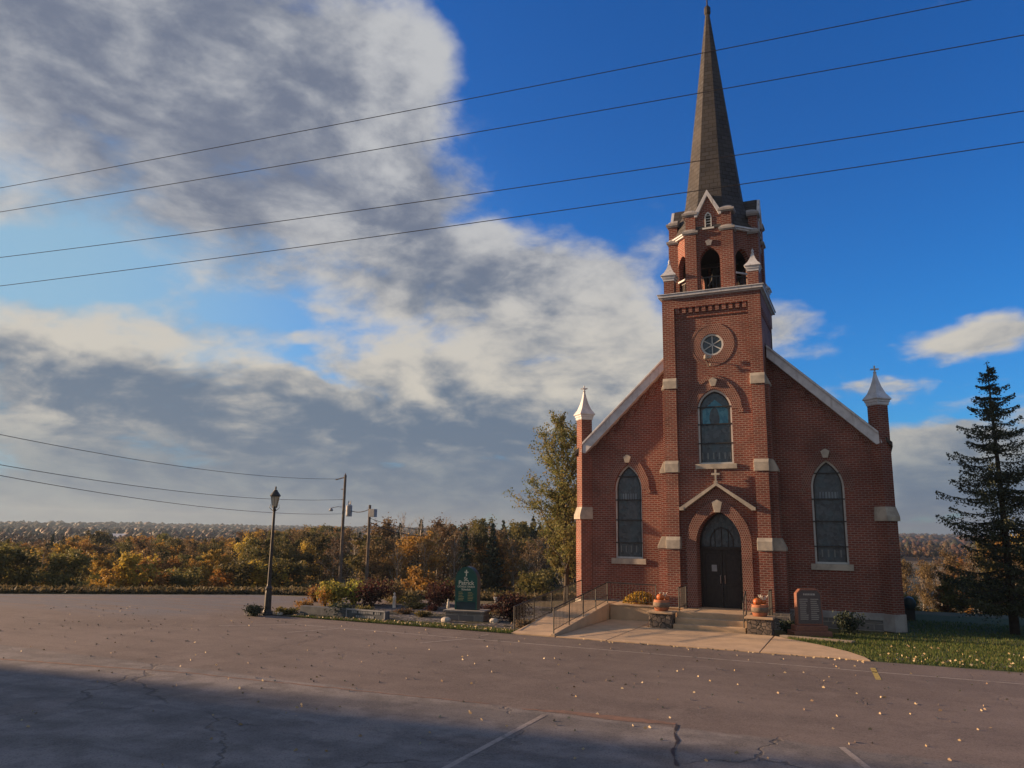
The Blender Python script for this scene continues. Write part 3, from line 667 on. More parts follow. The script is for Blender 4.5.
# front buttress pilasters, widening a little at each stage, with side buttresses
b = B(); st = B(); stg = B()
stages = [(-.3, 2.80, -.14, .46), (2.80, 5.80, -.07, .31), (5.80, 9.22, -.02, .16), (9.22, 12.42, .0, 0.)]
for s in (-1, 1):
    b.mark()
    for i, (z0, z1, yf, lat) in enumerate(stages):
        x0, x1 = sorted((s*1.485, s*1.985)); b.box(x0, x1, yf, TY0+.01, z0, z1+(.3 if i < 3 else 0))
    for ya in (.26, 3.4):
        b.mark()
        for (z0, z1, yf, lat) in stages[:3]: x0, x1 = sorted((s*1.94, s*(1.96+lat))); b.box(x0, x1, ya, ya+.6, z0, z1)
    for (zb, zt, yf, lat, ynext) in ((2.80, 3.27, -.14, .46, -.07), (5.80, 6.27, -.07, .31, -.02), (9.22, 9.67, -.02, .16, 0.)):
        x0, x1 = sorted((s*1.455, s*2.015))
        st.mark(); st.prism([(x0, yf-.05, zb), (x0, yf-.05, zt-.13), (x0, ynext-.004, zt), (x0, TY0+.02, zt), (x0, TY0+.02, zb)], (x1-x0, 0, 0))
        xo = s*(1.99+lat); xi = s*1.95; xn = s*(1.97+max(lat-.15, 0)); 
        for ya in (.23, 3.37):
            st.mark(); st.prism([(xi, ya, zb), (xo, ya, zb), (xo, ya, zb+.10), (xn, ya, zt), (xi, ya, zt)], (0, .66, 0))
b.make('buttress', M['brick'], tower)
st.make('weathering_stone', M['stone'], tower, bev=.012)
b = B(); b.box(-2.5, 2.5, -.19, TY1+.05, -.6, .555) ; b.make('foundation', M['ashlar'], tower)
# brick band and corbel table under the cornice
b = B(); b.box(-1.985, 1.985, 0, TY0+.02, 12.62, 13.05)
for s in (-1, 1): b.box(*sorted((s*1.487, s*1.985)), 0, TY0+.02, 12.42, 12.62)
for i in range(11):
    x = -1.35+i*.27; b.box(x-.075, x+.075, .03, TY0+.01, 12.40, 12.62)
for s in (-1, 1):
    x0, x1 = sorted((s*1.93, s*1.985)); b.box(x0, x1, .02, TY1, 12.42, 13.05)
    for i in range(10): y = .6+i*.34; b.box(x0, x1, y-.085, y+.085, 12.14, 12.42)
b.box(-1.48, 1.48, .07, TY0+.01, 12.20, 12.26)
b.make('corbel_table', M['brick'], tower)
# cornice
b = B(); b.box(-2.02, 2.02, -.04, TY1+.04, 13.05, 13.10); b.box(-2.12, 2.12, -.15, TY1+.15, 13.10, 13.21); b.box(-2.16, 2.16, -.19, TY1+.19, 13.21, 13.25)
b.make('cornice', M['white_metal'], tower, bev=.008)
# round window
b = B()
def annulus(b, cx, cz, r0, r1, y0, y1, n=28):
    for i in range(n):
        a, c = 2*pi*i/n, 2*pi*(i+1)/n
        b.prism([(cx+r0*cos(a), y0, cz+r0*sin(a)), (cx+r1*cos(a), y0, cz+r1*sin(a)), (cx+r1*cos(c), y0, cz+r1*sin(c)), (cx+r0*cos(c), y0, cz+r0*sin(c))], (0, y1-y0, 0))
annulus(b, 0, 10.98, .385, .458, TY0+.03, TY0+.16)
for k in range(3):
    a = pi/2+k*pi/3; d = Vector((cos(a), 0, sin(a))); n = Vector((-sin(a), 0, cos(a)))*.016
    c0 = Vector((0, TY0+.07, 10.98)); b.prism([c0-d*.39-n, c0+d*.39-n, c0+d*.39+n, c0-d*.39+n], (0, .04, 0))
rwo = b.make('round_window', M['white_paint'], CH)
b = B(); b.plate([(.39*cos(2*pi*i/28), 10.98+.39*sin(2*pi*i/28)) for i in range(28)], [], TY0+.115, TY0+.13); b.make('pane', M['glass_side'], rwo)
b = B(); annulus(b, 0, 10.98, .462, .80, TY0-.012, TY0+.06); annulus(b, 0, 10.98, .80, .90, TY0-.018, TY0+.06); b.make('brick_ring', M['brick_arch'], rwo)
# small floodlight on a bracket below it
wl = B(); wl.tube([(-.22, TY0, 10.28), (-.22, -.10, 10.30), (-.22, -.14, 10.42)], .018); wl.tube([(-.22, -.05, 10.29), (-.12, -.06, 10.0), (-.05, -.07, 10.12)], .015)
o = wl.make('wall_lamp', M['black_iron'], CH)
wl = B(); wl.lathe([(.03, -.10), (.085, -.07), (.07, .06), (.03, .10)], (-.22, -.15, 10.42), 10); wl.box(-.18, .0, -.13, -.06, 10.36, 10.46); wl.make('lamp_housing', M['stone'], o); wl = B(); wl.lathe([(.02, -.05), (.045, 0), (.01, .07)], (-.05, -.08, 10.10), 8); wl.make('lower_lamp', M['stone'], o)
# tower lancet
o = window(0, TY0+.10, .68, 6.12, 8.30, 9.15, 'window', M['glass_tower'], (6.95, 7.72, 8.42), 0, 0, 0, 0, 0, 0, 0)
trim(0, TY0, .68, 8.30, 9.15, o, (.80, 5.92, 6.12), .98, 9.58, (9.24, 9.60), TY0)
# portal: arch ring, gable moulding, cross
po = B(); band(po, .852, 4.272, 1.24, 4.72, 3.05, -.02, TY0+.05, 0, dz0); po.prism([(-.95, TY0-.03, 4.5), (.95, TY0-.03, 4.5), (0, TY0-.03, 5.25)], (0, .06, 0))
portal = po.make('portal_arch', M['brick_arch'], CH)
p = B(); p.prism([(-.11, -.07, 4.22), (.11, -.07, 4.22), (.20, -.07, 4.62), (0, -.07, 4.72), (-.20, -.07, 4.62)], (0, .1, 0)); p.make('keystone', M['stone'], portal, bev=.01)
p = B()
for s in (-1, 1):
    p.prism([(0, -.15, 5.38), (s*1.42, -.15, 4.42), (s*1.42, -.15, 4.32), (s*1.30, -.15, 4.32), (0, -.15, 5.26)], (0, TY0+.15, 0)); x0, x1 = sorted((s*1.28, s*1.455)); p.box(x0, x1, -.16, TY0, 4.30, 4.42)
p.make('gable_moulding', M['stone'], portal)
p = B(); p.box(-.035, .035, -.12, -.05, 5.38, 5.88); p.box(-.16, .16, -.122, -.048, 5.66, 5.74); p.box(-.07, .07, -.13, -.04, 5.34, 5.44)
p.make('cross', M['stone'], portal, bev=.006)
# door leaves set deep in the opening
ydo = .72
df = B(); band(df, .78, 4.19, .85, 4.27, 3.05, ydo-.06, ydo+.08, 0, dz0); df.box(-.78, .78, ydo-.06, ydo+.08, 2.78, 2.90)
dr = df.make('entrance_door', M['door'], CH)
p = B(); p.plate(arch(.785, 2.9, 3.05, 4.19), [], ydo, ydo+.04); p.make('transom_light', M['glass_side'], dr)
p = B()
band(p, .42, 3.62, .46, 3.67, 3.1, ydo-.03, ydo+.0, 0, 2.9)
for k in (-.26, 0, .26): p.box(k-.012, k+.012, ydo-.03, ydo, 2.9, 3.6)
p.make('tracery', M['door'], dr)
for s in (-1, 1):
    x0, x1 = sorted((s*.008, s*.78)); p = B(); p.box(x0, x1, ydo, ydo+.05, dz0+.01, 2.78)
    for za, zb in ((.75, 1.35), (1.5, 2.6)):
        p.box(x0+.10, x0+.13, ydo-.015, ydo, za, zb); p.box(x1-.13, x1-.10, ydo-.015, ydo, za, zb); p.box(x0+.10, x1-.10, ydo-.015, ydo, za-.03, za); p.box(x0+.10, x1-.10, ydo-.015, ydo, zb, zb+.03)
    l = p.make('door_leaf', M['door'], dr, bev=.004)
    p = B(); hx = s*.085; p.tube([(hx, ydo-.0, 1.50), (hx, ydo-.07, 1.50), (hx, ydo-.07, 1.80), (hx, ydo, 1.80)], .014); p.make('handle', M['steel'], l)
    if s < 0: p = B(); p.box(-.42, -.22, ydo-.02, ydo-.003, 1.95, 2.2); p.make('notice', M['galv'], l)
# belfry: octagonal, open arches, gabled cardinal sides
CY = 2.12; AP = 1.76
belf = B()
cardpan = [(-.80, 13.25), (-.42, 13.25)]+[(x, z) for x, z in reversed(arch(.42, 13.25, 14.62, 15.25)[2:])]+[(.42, 13.25), (.80, 13.25), (.80, 15.95), (.52, 16.68), (0, 17.60), (-.52, 16.68), (-.80, 15.95)]
slit = arch(.13, 16.10, 16.55, 16.76)
obpan = [(-.74, 13.25), (-.36, 13.25)]+[(x, z) for x, z in reversed(arch(.36, 13.25, 14.62, 15.20)[2:])]+[(.36, 13.25), (.74, 13.25), (.74, 15.98), (-.74, 15.98)]
def face_m(k): return Matrix.Translation((0, CY, 0)) @ Matrix.Rotation(k*pi/4, 4, 'Z')
for k in range(8):
    if k % 2 == 0: belf.plate(cardpan, [slit] if True else [], -AP-.06, -AP+.22, face_m(k))
    else: belf.plate(obpan, [], -AP, -AP+.25, face_m(k))
for k in range(0, 8, 2):
    for s in (-1, 1):
        x0, x1 = sorted((s*.52, s*1.0)); belf.box(x0, x1, -AP-.14, -AP+.3, 13.25, 15.88, face_m(k))
        x0, x1 = sorted((s*.53, s*.95)); belf.box(x0, x1, -AP-.12, -AP+.25, 15.88, 16.70, face_m(k))
be = belf.make('belfry', M['brick'], CH)
b = B()
for k in range(0, 8, 2):
    mt = face_m(k)
    for s in (-1, 1):
        for zc, w0 in ((15.86, .05), (16.68, .04)):
            b.mark()
            cx = s*.76; hw = .27+w0*.4
            for (z0, z1, e) in ((zc, zc+.05, .02), (zc+.05, zc+.14, .07)): b.box(cx-hw-e*.6, cx+hw+e*.6, -AP-.14-e, -AP+.3, z0, z1, mt)
            pr = [(-AP-.21, zc+.14), (-AP-.17, zc+.20), (-AP-.06, zc+.30), (-AP+.1, zc+.34), (-AP+.3, zc+.34), (-AP+.3, zc+.14)]
            r = [mt @ Vector((cx-hw+.0, y, z)) for y, z in pr]; rin = [mt @ Vector((cx-hw*.45, y, z+(0 if z < zc+.15 else .0))) for y, z in pr]
            # rounded saddle cap
            rr = []
            for j in range(7):
                t = -1+2*j/6; kx = cx+t*(hw+.03); sc = sqrt(max(0, 1-t*t))*.9+.1
                rr.append([mt @ Vector((kx, y, zc+.14+(z-zc-.14)*sc)) for y, z in pr])
            b.rings(rr)
    b.mark(); b.prism([(-.08, -AP-.12, 15.30), (.08, -AP-.12, 15.30), (.15, -AP-.12, 15.50), (0, -AP-.12, 15.56), (-.15, -AP-.12, 15.50)], (0, .1, 0), mt)
b.make('cap_stone', M['stone_grey'], be)
b = B()
for k in range(0, 8, 2):
    mt = face_m(k); b.mark()
    for s in (-1, 1):
        b.prism([(0, -AP-.17, 17.78), (s*.56, -AP-.17, 16.76), (s*.56, -AP-.17, 16.60), (s*.46, -AP-.17, 16.60), (0, -AP-.17, 17.52)], (0, .12, 0), mt)
for k in range(1, 8, 2):
    mt = face_m(k); b.mark(); b.box(-.60, .60, -AP-.12, -AP+.1, 15.96, 16.03, mt); b.box(-.66, .66, -AP-.18, -AP+.1, 16.03, 16.10, mt)
    b.mark(); b.box(-.44, .44, -AP-.02, -AP+.05, 14.05, 14.13, mt)
b.make('gable_trim', M['white_metal'], be, bev=.006)
b = B()
for k in range(0, 8, 2):
    mt = face_m(k); b.mark(); b.box(-.24, .24, -AP-.13, -AP-.05, 16.02, 16.09, mt); band(b, .10, 16.72, .145, 16.79, 16.55, -AP-.09, -AP-.03, 0, 16.09, mtx=mt)
    for j in range(5): b.box(-.10, .10, -AP-.05, -AP-.01, 16.14+j*.12, 16.17+j*.12, mt)
b.make('louvre', M['white_paint'], be)
b = B()
for k in range(8):
    mt = face_m(k); b.mark(); w = .36 if k % 2 else .42
    b.box(-w, w, -AP+.1, -AP+.14, 13.95, 14.0, mt)
    for j in range(6): x = -w+(j+.5)*2*w/6; b.box(x-.012, x+.012, -AP+.105, -AP+.13, 13.28, 13.95, mt)
b.make('balustrade', M['black_iron'], be)
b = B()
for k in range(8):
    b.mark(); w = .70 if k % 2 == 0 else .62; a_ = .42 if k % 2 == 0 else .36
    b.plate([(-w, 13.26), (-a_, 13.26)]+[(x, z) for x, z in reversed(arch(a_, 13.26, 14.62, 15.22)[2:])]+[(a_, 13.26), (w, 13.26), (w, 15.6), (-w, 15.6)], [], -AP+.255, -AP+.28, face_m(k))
b.make('shade_lining', M['dark'], be)  # dark panels added behind the brick so the inside reads as shaded
b = B(); b.lathe([(.05, 14.9), (.18, 14.85), (.24, 14.6), (.30, 14.3), (.42, 14.1), (.44, 14.05), (.38, 14.05)], (0, CY, 0), 16); b.box(-.9, .9, CY-.07, CY+.07, 14.95, 15.1)
b.make('bell', M['black_iron'], be)
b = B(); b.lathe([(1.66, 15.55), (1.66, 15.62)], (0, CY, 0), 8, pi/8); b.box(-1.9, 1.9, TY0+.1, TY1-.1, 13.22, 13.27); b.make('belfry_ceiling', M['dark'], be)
# spire
oc = 1/cos(pi/8)
b = B(); b.lathe([(1.86*oc, 16.06), (1.86*oc, 16.10), (1.60*oc, 16.72), (1.34*oc, 17.25), (1.21*oc, 17.7), (1.10*oc, 18.6), (.075*oc, 27.55)], (0, CY, 0), 8, pi/8)
for k in range(0, 8, 2):
    mt = face_m(k)
    b.prism([(0, -AP+.02, 17.74), (-.60, -AP+.02, 16.62), (-.50, -AP+.02, 16.5), (0, -AP+.02, 17.5), (.50, -AP+.02, 16.5), (.60, -AP+.02, 16.62)][:0]+[(0, -AP-.045, 17.80), (-.60, -AP-.045, 16.72), (.60, -AP-.045, 16.72)], (0, 1.3, 0), mt)
b_sp = b.make('spire', M['shingle'], CH)
b = B(); b.lathe([(.12, 27.40), (.15, 27.45), (.15, 27.75), (.10, 27.82), (.035, 27.9), (.03, 28.6), (.09, 28.68), (.03, 28.76), (.025, 29.9)], (0, CY, 0), 8); b.box(-.3, .3, CY-.025, CY+.025, 29.4, 29.47)
b.make('finial', M['flash'], b_sp)
# four corner pinnacles
for i, (sx, yy) in enumerate(((-1, .40), (1, .40), (-1, 3.85), (1, 3.85))):
    cx = sx*1.72; b = B(); b.box(cx-.215, cx+.215, yy-.215, yy+.215, 13.25, 13.92); t = b.make('pinnacle', M['brick'], CH)
    b = B(); r2 = sqrt(2); b.lathe([(.235*r2, 13.92), (.235*r2, 14.02), (.27*r2, 14.03), (.27*r2, 14.10), (.33*r2, 14.14), (.32*r2, 14.17), (.20*r2, 14.32), (.11*r2, 14.50), (.06*r2, 14.66), (.05*r2, 14.70)], (cx, yy, 0), 4, pi/4)
    b.lathe([(.04, 14.68), (.075, 14.72), (.03, 14.77), (.06, 14.83), (.015, 14.94)], (cx, yy, 0), 8); b.make('pinnacle_cap', M['white_metal'], t)

# ------------------------------------------------------------------ entrance steps, ramp, railings
PZ = .57
b = B()
b.box(-1.32, 1.22, -1.62, -.2, -.1, PZ); b.box(-.84, .84, -.21, .9, .1, PZ+.002); b.box(-1.32, 1.22, -1.96, -1.62, -.1, .38); b.box(-1.32, 1.22, -2.30, -1.96, -.1, .19)
st = b.make('entrance_steps', M['concrete'], bev=.012); tag(st, 'concrete steps and landing before the arched church door', 'steps')
b = B(); b.box(-4.25, -1.34, -.45, 1.25, -.1, PZ-.01); b.box(-4.28, -1.32, -.49, 1.25, PZ-.01, PZ+.03); o = b.make('ramp_platform', M['concrete'], bev=.012)
tag(o, 'low concrete platform wall linking the ramp to the steps', 'platform')
b = B(); b.prism([(-5.85, -6.38, -.1), (-5.85, -6.38, .035), (-5.85, -.45, PZ+.01), (-5.85, 1.1, PZ+.01), (-5.85, 1.1, -.1)], (1.42, 0, 0)); b.prism([(-4.43, -6.38, -.1), (-4.43, -6.38, .09), (-4.43, -.45, PZ+.07), (-4.43, -.45, -.1)], (.15, 0, 0))
for k in range(1, 5): pass
o = b.make('access_ramp', M['concrete'], bev=.01); tag(o, 'concrete wheelchair ramp rising from the lot to the church corner', 'ramp')
def railing(pts, h, label, dropend=False, posts_every=1.6, z_off=0., name='railing', picket=.13, group=None):
    """pts: list of base points (x,y,z)"""
    b = B(); pk = B(); P = [Vector(p) for p in pts]
    top = [p+Vector((0, 0, h)) for p in P]; low = [p+Vector((0, 0, .12)) for p in P]
    t = empty(name, P[0], 0, label, 'railing', group)
    off = -P[0]
    b.tube([p+off for p in top], .022, 6); b.make('top_rail', M['black_iron'], t)
    b = B(); b.tube([p+off for p in low], .012, 5); b.make('bottom_rail', M['black_iron'], t)
    for a, c in zip(P[:-1], P[1:]):
        Ln = (c-a).length; n = max(1, round(Ln/posts_every))
        for i in range(n+1):
            if i == 0 and a is not P[0]: continue
            q = a.lerp(c, i/n)+off; s = B(); s.tube([q, q+Vector((0, 0, h+.02))], .022, 6); s.make('post', M['black_iron'], t)
        m = int(Ln/picket)
        for i in range(1, m):
            q = a.lerp(c, i/m)+off; pk.tube([q+Vector((0, 0, .12)), q+Vector((0, 0, h-.02))], .008, 4)
    pk.make('pickets', M['black_iron'], t)
    return t
railing([(-4.35, -6.3, .09), (-4.35, -.47, PZ+.06), (-2.4, -.43, PZ+.03)], .80, 'black picket railing along the near side of the ramp and platform')
railing([(-5.92, -6.0, .0), (-5.92, .9, PZ-.02)], .85, 'black picket railing along the far side of the ramp')
railing([(-1.25, -1.55, PZ), (-1.25, -.3, PZ)], .85, 'short black railing on the landing above the left pot', picket=.12)
railing([(1.15, -2.2, .19), (1.15, -1.5, PZ)], .82, 'short black handrail down the right side of the steps', picket=.5)
railing([(1.15+.75, -1.1, .3), (1.15+.75, -.3, .3)], 1.1, 'short black railing behind the right pedestal', picket=.12)
# pedestals, pots, pumpkins
def pedestal(x0, x1, label):
    e = empty('stone_pedestal', ((x0+x1)/2, -2.05, 0), 0, label, 'pedestal', 'stone pedestals flanking the steps'); h = (x1-x0)/2
    b = B(); b.box(-h, h, -.38, .40, -.05, .53); b.make('base', M['fieldstone'], e, bev=.02); b = B(); b.box(-h-.06, h+.06, -.44, .45, .53, .60); b.make('cap', M['concrete'], e, bev=.012); return e
pedestal(-2.16, -1.36, 'fieldstone pedestal left of the entrance steps'); pedestal(1.28, 2.10, 'fieldstone pedestal right of the entrance steps')
def pot(x, y, label, pl, dx, dz, dr):
    e = empty('flower_pot', (x, y, .60), 0, label, 'pot', 'barrel pots on the pedestals')
    b = B(); b.lathe([(.20, 0), (.24, .03), (.285, .15), (.30, .26), (.28, .36), (.275, .40), (.25, .40), (.25, .36)], (0, 0, 0), 20); b.make('tub', M['pot'], e, smooth=True)
    b = B(); b.lathe([(.292, .14), (.306, .20), (.308, .27), (.298, .31)], (0, 0, 0), 20); b.make('band', M['pot_band'], e, smooth=True)
    b = B(); b.lathe([(.01, .37), (.25, .365), (.25, .36)], (0, 0, 0), 16); b.make('soil', M['bark'], e)
    return e
def pumpkin(x, y, z, r, label, tip=0.):
    e = empty('pumpkin', (x, y, z), random.random()*3, label, 'pumpkin'); e.rotation_euler[0] = tip
    n, rr = 32, []
    for j in range(1, 10):
        th = pi*j/10; ring = []
        for i in range(n):
            a = 2*pi*i/n; q = 1-.09*abs(cos(a*5))**.6; zz = r*.82*(1-cos(th))
            ring.append(Vector((r*sin(th)**.85*q*cos(a), r*sin(th)**.85*q*sin(a), zz)))
        rr.append(ring)
    b = B(); b.rings(rr); b.make('rind', M['pumpkin'], e, smooth=True)
    b = B(); b.tube([(0, 0, r*1.55), (.01, 0, r*1.75), (.04, .01, r*1.9)], .02, 6, .012); b.make('stalk', M['stem'], e)
pot(-1.78, -2.05, 'brown banded barrel pot with a flattened orange pumpkin, left of the steps', 0, 0, 0, 0)
pot(1.68, -2.05, 'brown banded barrel pot with an upright pumpkin, right of the steps', 0, 0, 0, 0)
pumpkin(-1.80, -2.08, .965, .15, 'orange pumpkin resting in the left barrel pot'); pumpkin(-1.58, -1.98, .965, .09, 'tiny orange gourd beside the left pumpkin')
pumpkin(1.62, -2.10, .965, .15, 'large orange pumpkin in the right barrel pot'); pumpkin(1.80, -2.0, 1.0, .11, 'small orange pumpkin behind the large one in the right pot')
def dried(x, y, z, label):
    b = B()
    for i in range(10):
        a = random.uniform(0, 6.3); r = random.uniform(.05, .22)
        b.tube([(x, y, z), (x+cos(a)*r*.6, y+sin(a)*r*.6, z+.10), (x+cos(a)*r, y+sin(a)*r, z+random.uniform(.14, .22))], .012, 4)
    tag(b.make('dried_flowers', M['statue']), label, 'flowers')
dried(1.82, -2.05, 1.12, 'pale dried flowers sticking up from the right barrel pot'); dried(-1.72, -2.0, 1.05, 'pale dried flowers sticking up from the left barrel pot')

# memorial stone right of the steps
me_ = empty('memorial_stone', (3.30, -1.75, 0), radians(27), 'red granite memorial with engraved columns of names right of the steps', 'memorial')
b = B(); b.prism([(-.46, 0, .36), (.46, 0, .36), (.44, 0, 1.42), (.30, 0, 1.57), (-.30, 0, 1.57), (-.44, 0, 1.42)], (0, .22, 0)); b.make('tablet', M['granite'], me_, bev=.02)
b = B(); b.prism([(-.41, -.006, .42), (.41, -.006, .42), (.39, -.006, 1.40), (.27, -.006, 1.52), (-.27, -.006, 1.52), (-.39, -.006, 1.40)], (0, .005, 0)); fc = b.make('face', M['granite_face'], me_)
b = B(); rr_ = random.Random(4)
b_x = -.20
while b_x < .2: w = rr_.uniform(.03, .06); b.box(b_x, b_x+w, -.010, -.006, 1.36, 1.42); b_x += w+.02
for cxx in (-.34, .04):
    for r in range(11): 
        w = rr_.uniform(.2, .30); b.box(cxx, cxx+w, -.009, -.006, 1.22-r*.066, 1.238-r*.066)
b.make('engraving', M['engrave'], me_)
b = B(); b.box(-.56, .56, -.12, .34, .18, .36); b.box(-.66, .66, -.2, .42, -.05, .18); b.make('plinth', M['granite'], me_, bev=.02)
slab('planting_bed_kerb', [(2.35, -2.5), (4.6, -2.9), (4.7, -2.75), (2.5, -2.33)], -.05, .07, M['concrete_grey'])
# downspout and tank behind the corner
b = B(); b.tube([(6.16, 2.3, .95), (6.16, 2.3, -.1)], .05, 8); b.make('drain_pipe', M['galv'], CH)
_p = at_dist(910, 597, 36); tk = empty('fuel_tank', (_p.x, _p.y+1.3, -.6+_p.z-.35), radians(90), 'dark blue grey fuel tank end showing behind the church corner', 'tank')
b = B(); b.rings([[Vector((-.9+(.0 if 0 else 0)+q, .48*r*cos(2*pi*i/16), 1.25+.48*r*sin(2*pi*i/16))) for i in range(16)] for q, r in ((-.12, .5), (0, .9), (.05, 1), (1.7, 1), (1.75, .9), (1.87, .5))]); b.make('shell', M['sign_post'], tk, smooth=True)
for x in (-.7, .7): b = B(); b.box(x-.06, x+.06, -.35, .35, -.6, .85); b.make('leg', M['black_iron'], tk)

tk.scale = (.5, .5, .5)
# ------------------------------------------------------------------ text helper
def text(s, size, x, y, z, m, parent, name='lettering', w=None, ext=.006):
    c = bpy.data.curves.new(name, 'FONT'); c.body = s; c.size = size; c.align_x = 'CENTER'; c.extrude = ext; c.offset = size*.012; c.resolution_u = 3
    tmp = bpy.data.objects.new('t', c); COL.objects.link(tmp); bpy.context.view_layer.update()
    me = bpy.data.meshes.new_from_object(tmp.evaluated_get(bpy.context.evaluated_depsgraph_get())); bpy.data.objects.remove(tmp)
    co = np.zeros(len(me.vertices)*3); me.vertices.foreach_get('co', co); co = co.reshape(-1, 3)
    k = 1.
    if w: k = w/(co[:, 0].max()-co[:, 0].min())
    co = np.stack([co[:, 0]*k, -co[:, 2], co[:, 1]], 1)+np.array([x, y, z]); me.vertices.foreach_set('co', co.ravel()); me.update()
    me.name = name; return link(name, me, m, parent)
# church sign
_p = at_z(466.5, 620.5, 0)
sg = empty('church_sign', (_p.x, _p.y, 0), radians(8), 'dark green arched church sign with a white cross standing on a low dark plinth', 'sign')
b = B(); b.box(-.86, .86, -.30, .42, -.05, .33); b.box(-.92, .92, -.36, .48, .33, .40); b.make('plinth', M['ashlar'], sg, bev=.015)
b = B(); op = arch(.50, .40, 1.50, 2.02, 0, 10); b.plate(op, [], -.10, .26); bd = b.make('board', M['sign_post'], sg)
b = B(); b.plate(arch(.44, .70, 1.50, 1.93, 0, 10), [], -.125, -.10); b.make('panel', M['sign_green'], sg)
b = B(); band(b, .44, 1.93, .50, 2.02, 1.50, -.13, -.10, 0, .42); b.make('frame', M['sign_green'], sg)
b = B(); b.box(-.022, .022, -.14, -.126, 1.66, 1.90); b.box(-.085, .085, -.141, -.125, 1.79, 1.83); b.make('cross', M['letter'], sg)
text('St.', .21, 0, -.132, 1.49, M['letter'], sg); text('Patrick', .22, 0, -.132, 1.34, M['letter'], sg, w=.70)
text('CATHOLIC CHURCH', .10, 0, -.132, 1.235, M['letter'], sg, w=.78); text('Schedule', .11, 0, -.132, 1.13, M['letter'], sg, w=.42)
b = B()
for cxx in (-.34, .08):
    for r in range(6): b.box(cxx, cxx+rr_.uniform(.16, .26), -.130, -.126, 1.05-r*.058, 1.068-r*.058)
b.make('fine_print', M['gold'], sg)
sg.scale = (.9, 1, 1)
M['slate_block'] = mat('slate_block', speckle((.10, .115, .13), (.065, .075, .085), 3.), .85, .01)
# low block wall with a framed plaque left of the sign
_p = at_z(343, 618.5, 0)
lw = empty('garden_wall', (_p.x, _p.y, 0), radians(-3), 'low grey block wall with a pale framed inscription in the flower bed', 'wall')
b = B(); b.box(-2.2, 2.0, 0, .28, -.05, .36); b.make('blocks', M['slate_block'], lw, bev=.012)
b = B()
for x0, x1, z0, z1 in ((.15, 2.0, .34, .39), (.15, 2.0, -.02, .03), (.15, .19, .03, .37), (1.95, 2.0, .03, .37)): b.box(x0, x1, -.03, 0.0-.001, z0, z1)
b.make('frame', M['galv'], lw); 
b = B(); x = .42
while x < 1.8:
    w = rr_.uniform(.04, .08)
    if rr_.random() > .15: b.box(x, x+w, -.012, -.002, .235, .325)
    x += w+.03
x = .62
while x < 1.5: w = rr_.uniform(.04, .08); b.box(x, x+w, -.012, -.002, .08, .16); x += w+.03
b.make('inscription', M['galv'], lw)

# lamp post
lmp = empty('street_lamp', (-16.61, -6.18, 0), 0, 'dark green lamp post with a tapered lantern at the lot edge', 'street lamp')
b = B(); b.lathe([(.24, -.05), (.24, .06), (.20, .09), (.17, .16), (.145, .22), (.13, .85), (.12, .95), (.145, .99), (.145, 1.04), (.085, 1.12), (.075, 1.2), (.05, 4.0), (.05, 4.05), (.075, 4.09), (.075, 4.13), (.04, 4.18), (.06, 4.24)], (0, 0, 0), 12); b.make('post', M['black_iron'], lmp)
b = B(); b.lathe([(.10, 4.24), (.17, 4.66)], (0, 0, 0), 6); b.make('lantern_glass', M['lamp_glass'], lmp)
b = B(); b.lathe([(.11, 4.20), (.115, 4.25), (.10, 4.25)], (0, 0, 0), 6)
for k in range(6):
    a = k*pi/3; b.tube([(.105*cos(a), .105*sin(a), 4.22), (.178*cos(a), .178*sin(a), 4.68)], .012, 4)
for k in range(4):
    a = k*pi/2+.4; b.tube([(.06*cos(a), .06*sin(a), 4.08), (.20*cos(a), .20*sin(a), 4.20), (.17*cos(a), .17*sin(a), 4.34)], .012, 4)
b.make('lantern_frame', M['black_iron'], lmp)
b = B(); b.lathe([(.21, 4.66), (.22, 4.69), (.16, 4.78), (.085, 4.88), (.07, 4.92), (.03, 4.93), (.03, 4.98), (.045, 5.0), (.01, 5.08)], (0, 0, 0), 12); b.make('lantern_roof', M['black_iron'], lmp)

# utility poles and wires
def polething(u, vtop, dist, label, extras):
    p = at_dist(u, vtop, dist); gz = terr(p.x, p.y); e = empty('utility_pole', (p.x, p.y, gz), 0, label, 'utility pole')
    b = B(); b.tube([(0, 0, -.5), (0, 0, p.z-gz)], .15, 10, .10); b.make('shaft', M['pole_wood'], e); return e, p.z-gz, p
e1, h1, P1 = polething(345.5, 475, 62, 'taller utility pole with a grey transformer and lamp arm', 0)
b = B(); b.lathe([(.20, 0), (.24, .04), (.24, .80), (.20, .86), (.06, .90)], (.52, 0, h1-3.2), 14); b.lathe([(.04, 0), (.06, .05), (.03, .3)], (.45, 0, h1-2.3), 8); b.lathe([(.04, 0), (.06, .05), (.03, .3)], (.62, 0, h1-2.3), 8); b.box(.08, .35, -.03, .03, h1-2.8, h1-2.74); b.make('transformer', M['galv'], e1)
b = B(); b.tube([(0, 0, h1-2.5), (-.5, -.1, h1-2.45), (-1.0, -.2, h1-2.55)], .025, 5); b.lathe([(.03, .22), (.10, .16), (.17, 0), (.13, -.05)], (-1.05, -.2, h1-2.75), 10); b.make('lamp_arm', M['galv'], e1)
b = B(); b.tube([(.1, 0, h1-.15), (-.9, 0, h1-.35)], .045, 5); b.lathe([(.03, 0), (.05, .06), (.02, .14)], (0, 0, h1), 8); b.tube([(0, 0, h1-1.1), (-.35, 0, h1-1.1)], .03, 5); b.tube([(0, 0, h1-1.9), (-.3, 0, h1-1.9)], .03, 5); b.make('crossarm', M['pole_wood'], e1)
b = B(); b.box(-.17, .17, -.17, .17, 2.3, 2.5); b.make('band', M['galv'], e1)
e2, h2, P2 = polething(370, 505, 60, 'shorter utility pole with a small box near its top', 0)
